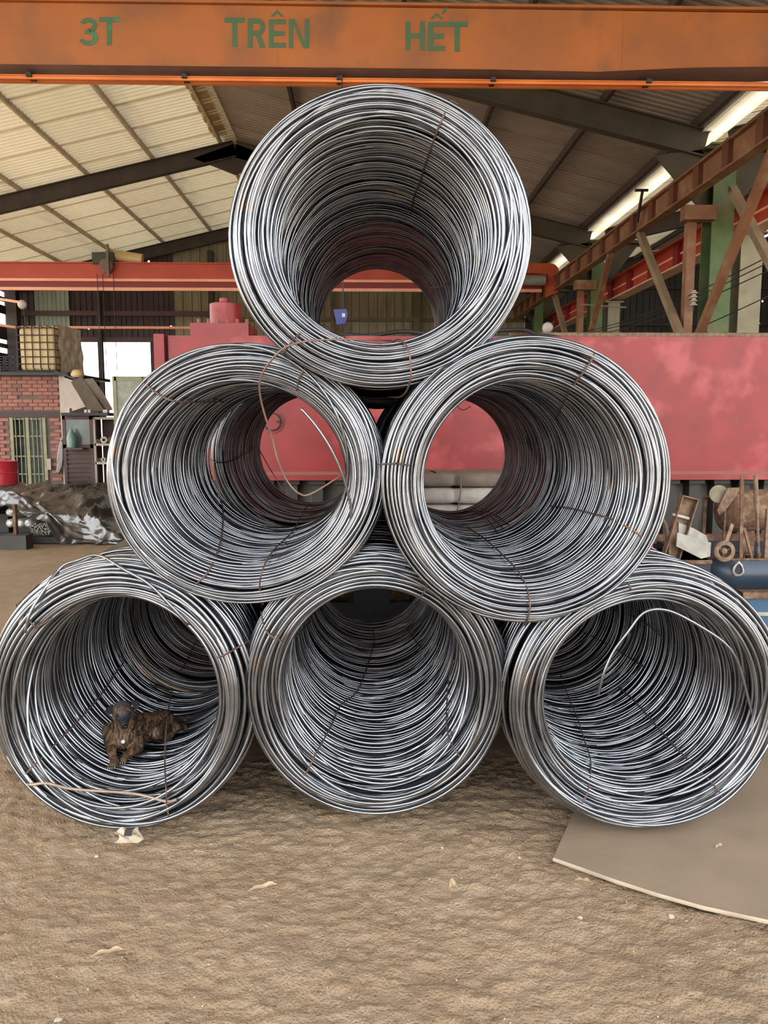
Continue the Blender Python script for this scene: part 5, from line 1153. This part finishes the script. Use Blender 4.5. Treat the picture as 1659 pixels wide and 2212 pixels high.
S += [(D['hip']+Vector((0, -.05, -.01)), stifle, .062, .040), (stifle, hocks, .034, .017), (hocks, footN+Vector((0, 0, .006)), .017, .015), (footN+Vector((0, 0, .006)), footN+Vector((-.02, -.03, 0)), .016, .012)]
S += [(D['rump'], P(384, 1573, 4.0), .045, .020), (P(384, 1573, 4.0), footF, .018, .015), (footF, footF+Vector((.02, -.03, 0)), .016, .012)]
for paw, ff in ((pawL, Vector((0, -1, 0))), (pawR, Vector((-.15, -1, 0))), (footN+Vector((-.01, 0, 0)), Vector((-.4, -.9, 0))), (footF, Vector((.5, -.8, 0)))):
    sd = Vector((ff.y, -ff.x, 0)).normalized()*-1
    for k in range(4):
        q = paw+sd*((k-1.5)*.0105)+ff.normalized()*(.016+(.006 if k in (1, 2) else 0))-Vector((0, 0, .004)); S.append((q-ff*.012, q, .0072, .0070))
body = voxel_body(S, .0042, 5, 'body', M_dog, dog)
def on_dog(px, py, lift=0.0):
    ok, p, nn, i = body.ray_cast(CAM, ray(px, py).normalized()); return (Vector(p) if ok else P(px, py, 3.66))-ray(px, py).normalized()*lift
M_gloss = mat('wet black', (.008, .007, .007), rough=.08); M_ear = mat('dark ear fur', (.016, .014, .014), (.028, .024, .022), rough=.8, spec=.2, scale=40)
for px, py in ((254.5, 1545), (277, 1540)):
    c = on_dog(px, py, -.0035); e = MB().lathe([(0, -.0095)]+[(.0095*math.cos(t), .0095*math.sin(t)) for t in np.linspace(-1.4, 1.4, 9)]+[(0, .0095)], c, (0, -1, .2), 14).build('eye', M_gloss, dog, smooth=True)
c = on_dog(269.5, 1569.5, 0.0); MB().lathe([(0, -.009), (.010, -.005), (.0125, 0), (.010, .006), (0, .009)], c, (0, -1, .3), 14).build('nose', M_gloss, dog, smooth=True)
def ear(pts, lab):
    A = [P(*p) for p in pts]; cen = sum(A, Vector())/len(A)
    mb = MB(); n = len(A); f = [p+Vector((0, -.004, 0)) for p in A]; b = [p+Vector((0, .006, 0)) for p in A]
    mb.add(f+b+[cen+Vector((0, -.014, .004)), cen+Vector((0, .012, 0))], [(i, (i+1) % n, 2*n) for i in range(n)]+[(n+(i+1) % n, n+i, 2*n+1) for i in range(n)]+[(i, n+i, n+(i+1) % n, (i+1) % n) for i in range(n)])
    o = mb.build('ear', M_ear, dog, smooth=True); md = o.modifiers.new('s', 'SUBSURF'); md.levels = 2; md.render_levels = 2
ear([(247, 1520, 3.73), (240, 1521, 3.72), (229, 1530, 3.70), (224, 1541, 3.68), (231, 1543, 3.67), (240, 1545, 3.67), (244, 1536, 3.69)], 'l')
ear([(280, 1514, 3.73), (288, 1511, 3.72), (301, 1513, 3.71), (304, 1520, 3.69), (298, 1530, 3.675), (293, 1539, 3.67), (289, 1530, 3.69), (285, 1522, 3.71)], 'r')
tl_ = smooth_pts([D['rump'], P(378, 1558, 4.12), P(392, 1552, 4.15), P(402, 1556, 4.1)])
MB().tube(tl_, [.018*(1-.7*i/len(tl_)) for i in range(len(tl_))], 8).build('tail', M_dog, dog, smooth=True)
M_nail = mat('pale nail', (.5, .42, .33), rough=.4)
for paw in (pawL, pawR):
    for k in range(4): q = paw+Vector(((k-1.5)*.0108, -.030-(.005 if k in (1, 2) else 0), -.004)); MB().tube([q, q+Vector((0, -.008, -.004))], [.0025, .001], 6).build('nail', M_nail, dog)
